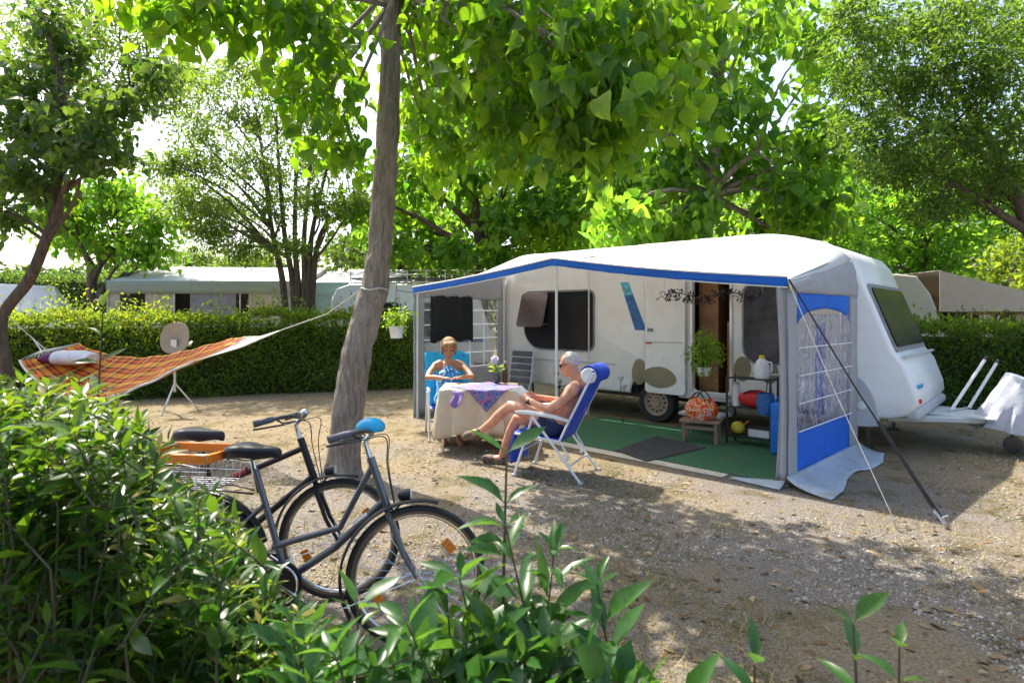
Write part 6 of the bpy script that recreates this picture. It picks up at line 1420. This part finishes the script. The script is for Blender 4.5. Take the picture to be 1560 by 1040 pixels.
# aqua awning and the white camper with a roof rack left of our awning
ridge_awning('pale aqua awning with dark opening between the multi-stemmed tree and trunk', V((-4.9, 17.6, 0)), -.05, 2.6, 2.2, 2.6, 3.1, MAT['awn'], MAT['aqua_awn'], [(-1.25, -.4, MAT['aqua_awn']), (.0, .6, MAT['awn'])], .38)
cp = simple_caravan('white camper with railed roof rack behind the awning corner', V((-2.6, 15.4, 0)), -.02, 4.2, 2.45, 2.0, MAT['white'], MAT['decal_blue'])
rk = thing('roof_rack', 'light metal roof rack with solar panels on the white camper', 'roof rack', V((-2.6, 15.4, 2.45)), -.02)
for y in (.25, 1.75):
    for z in (.05, .36):
        mb = MB(); mb.tube([(-1.7, y, z), (1.9, y, z)], .02, 6); obj('rail', mb, MAT['alu'], rk)
    for i in range(8):
        x = -1.65 + 3.5 * i / 7; mb = MB(); mb.tube([(x, y, 0), (x, y, .36)], .017, 6); obj('upright', mb, MAT['alu'], rk)
for i in range(4):
    mb = MB(); mb.box((-1.25 + .9 * i, 1.0, .16), (.84, 1.4, .04)); obj('solar_panel', mb, MAT['solar'], rk)
# right-hand neighbours
simple_caravan('beige caravan with dark windows parked beyond our white caravan', V((7.35, 13.6, 0)), ARZ + .35, 4.4, 2.55, 2.2, MAT['white2'])
ridge_awning('taupe lean-to awning sloping away from the beige caravan', V((12.4, 14.6, 0)), PI / 2, 3.0, 3.0, 1.9, 2.62, MAT['beige_awn'], MAT['beige_awn'], [(-1.4, -.8, MAT['aqua_awn']), (-.7, 0, MAT['awn']), (.2, .7, MAT['grey_panel'])], .25, 1.72)
ridge_awning('far striped awning with deep dark opening near the low bright tree', V((14.6, 17.5, 0)), -.1, 4.2, 2.6, 2.2, 2.6, MAT['awn'], MAT['beige_awn'], [(-2.0, -1.5, MAT['tan_panel']), (-.8, -.3, MAT['white2'])], .3)
simple_caravan('white and blue caravan far behind the taupe lean-to awning', V((14.2, 19.5, 0)), .1, 5, 2.65, 2.2, MAT['white'], MAT['decal_blue'])
# ------------------------------------------------------------------ woods that close the horizon: one far mass
rg = np.random.default_rng(77)
def far_wood(label, x0, x1, y0, y1, h, n, size, seed, mat):
    rg = np.random.default_rng(seed); X = rg.uniform(x0, x1, n); Yy = y0 + (y1 - y0) * (X - x0) / (x1 - x0) + rg.uniform(-1.5, 2.5, n)
    hh = np.array([h * (1 + .28 * noise.noise(V((x * .22, seed, 0))) + .12 * noise.noise(V((x * .8, seed, 2)))) for x in X]); Z = hh * rg.random(n) ** .75
    P = np.stack([X, Yy, Z], 1); D = rg.normal(size=(n, 3)) + np.array([0, -.3, .2]); N = rg.normal(scale=.6, size=(n, 3)) + np.array([0, -.4, .8])
    me = leaf_data('distant_wood', T_BROADFAR, P, D, N, size * rg.uniform(.6, 1.3, n), rg.random(n)); me.materials.append(mat)
    o = bpy.data.objects.new('distant_wood', me); C.objects.link(o); o['kind'] = 'stuff'; o['label'] = label; o['category'] = 'trees'
far_wood('far green belt of trees closing the view behind the right pitches', 1, 48, 30, 26, 9.0, 34000, .42, 2, L_BIG2)
far_wood('far low belt of bushes behind the left pitches', -50, 2, 42, 31, 4.6, 20000, .38, 3, L_DARK)
# ------------------------------------------------------------------ ground cover
n = 60000; rg = np.random.default_rng(8)
def spread(n, ylo, yhi, pw=1.6):
    Yy = ylo + (yhi - ylo) * rg.random(n) ** pw; X = rg.uniform(-1.02, 1.02, n) * Yy * .95; return X, Yy
def blocked(X, Yy):
    du, dv = X - AB.x, Yy - AB.y; u = du * UX + dv * UY; v = -du * UY + dv * UX
    return (u > -5.9) & (u < .9) & (v > -.02) & (v < 4.6)
# dry grass blades, some still green
X, Yy = spread(n, 2.4, 13, 1.5); dens = np.array([noise.noise(V((x * .8, y * .8, 5))) + .55 * noise.noise(V((x * 3, y * 3, 1))) for x, y in zip(X, Yy)])
keep = (dens > .02) & ~blocked(X, Yy); X, Yy, dens = X[keep], Yy[keep], dens[keep]; k = len(X)
T_BLADE = (np.array([(0, -.04, 0), (0, .04, 0), (.55, .025, .05), (.55, -.025, .05), (1, 0, -.05)], float), [(0, 1, 2, 3), (3, 2, 4)])
P = np.stack([X, Yy, np.zeros(k)], 1); D = rg.normal(scale=.75, size=(k, 3)); D[:, 2] = np.abs(rg.normal(.45, .35, k)); N = rg.normal(size=(k, 3)) + np.array([0, 0, .6])
GRASS = leafmat('dry_grass', (.13, .14, .035), (.48, .38, .20), (.2, .22, .04), (.5, .42, .2), .8, .25, .2)
greens = np.array([noise.noise(V((x * .6, y * .6, 9))) for x, y in zip(X, Yy)])
me = leaf_data('grass', T_BLADE, P, D, N, rg.uniform(.03, .085, k), np.clip(.62 - greens * 1.1 + rg.normal(scale=.2, size=k), 0, 1)); me.materials.append(GRASS)
o = bpy.data.objects.new('grass', me); C.objects.link(o); o['kind'] = 'stuff'; o['label'] = 'short dry grass over the pitch'; o['category'] = 'grass'
# gravel
X, Yy = spread(48000, 2.5, 9.5, 1.5); dens = np.array([noise.noise(V((x * .55 + 3, y * .55, 2))) + .4 * noise.noise(V((x * 2.2, y * 2.2, 7))) for x, y in zip(X, Yy)])
keep = (dens > -.02) & ~blocked(X, Yy); X, Yy = X[keep], Yy[keep]; k = len(X)
_r = [(.5 * math.cos(a) * q, .42 * math.sin(a) * q, z) for q, z in ((1, 0), (.72, .26)) for a in [2 * PI * i / 6 + .25 * (i % 2) for i in range(6)]]
T_PEB = (np.array(_r, float), [(i, (i + 1) % 6, 6 + (i + 1) % 6, 6 + i) for i in range(6)] + [(6, 7, 8, 9, 10, 11)])
P = np.stack([X, Yy, np.full(k, -.001)], 1); D = rg.normal(size=(k, 3)); D[:, 2] *= .1; N = np.tile([0, 0, 1.], (k, 1)) + rg.normal(scale=.2, size=(k, 3))
m, nt, p, out = newmat('gravel'); a_ = node(nt, 'ShaderNodeAttribute', attribute_name='shade'); nt.links.new(ramp(nt, a_.outputs['Fac'], [(0, (.15, .13, .11)), (.5, (.36, .32, .27)), (1, (.52, .48, .42))]), p.inputs['Base Color']); p.inputs['Roughness'].default_value = .9
me = leaf_data('gravel', T_PEB, P, D, N, rg.uniform(.008, .022, k) * (1 + .9 * (rg.random(k) > .95)), rg.random(k)); me.polygons.foreach_set('use_smooth', np.zeros(len(me.polygons), bool)); me.materials.append(m)
o = bpy.data.objects.new('gravel', me); C.objects.link(o); o['kind'] = 'stuff'; o['label'] = 'pale loose gravel scattered over the pitch'; o['category'] = 'gravel'
# fallen leaves
X, Yy = spread(2200, 2.5, 10, 1.3); keep = ~blocked(X, Yy); X, Yy = X[keep], Yy[keep]; k = len(X); P = np.stack([X, Yy, np.full(k, .006)], 1); D = rg.normal(size=(k, 3)); D[:, 2] *= .12; N = np.tile([0, 0, 1.], (k, 1)) + rg.normal(scale=.25, size=(k, 3))
DRY = leafmat('dry_leaf', (.16, .09, .04), (.45, .33, .17), (.2, .12, .05), (.4, .3, .15), .8, .15, .2)
me = leaf_data('fallen_leaves', T_OVAL, P, D, N, rg.uniform(.03, .085, k), rg.random(k)); me.materials.append(DRY); o = bpy.data.objects.new('fallen_leaves', me); C.objects.link(o); o['kind'] = 'stuff'; o['label'] = 'brown fallen leaves scattered on the ground'; o['category'] = 'leaves'
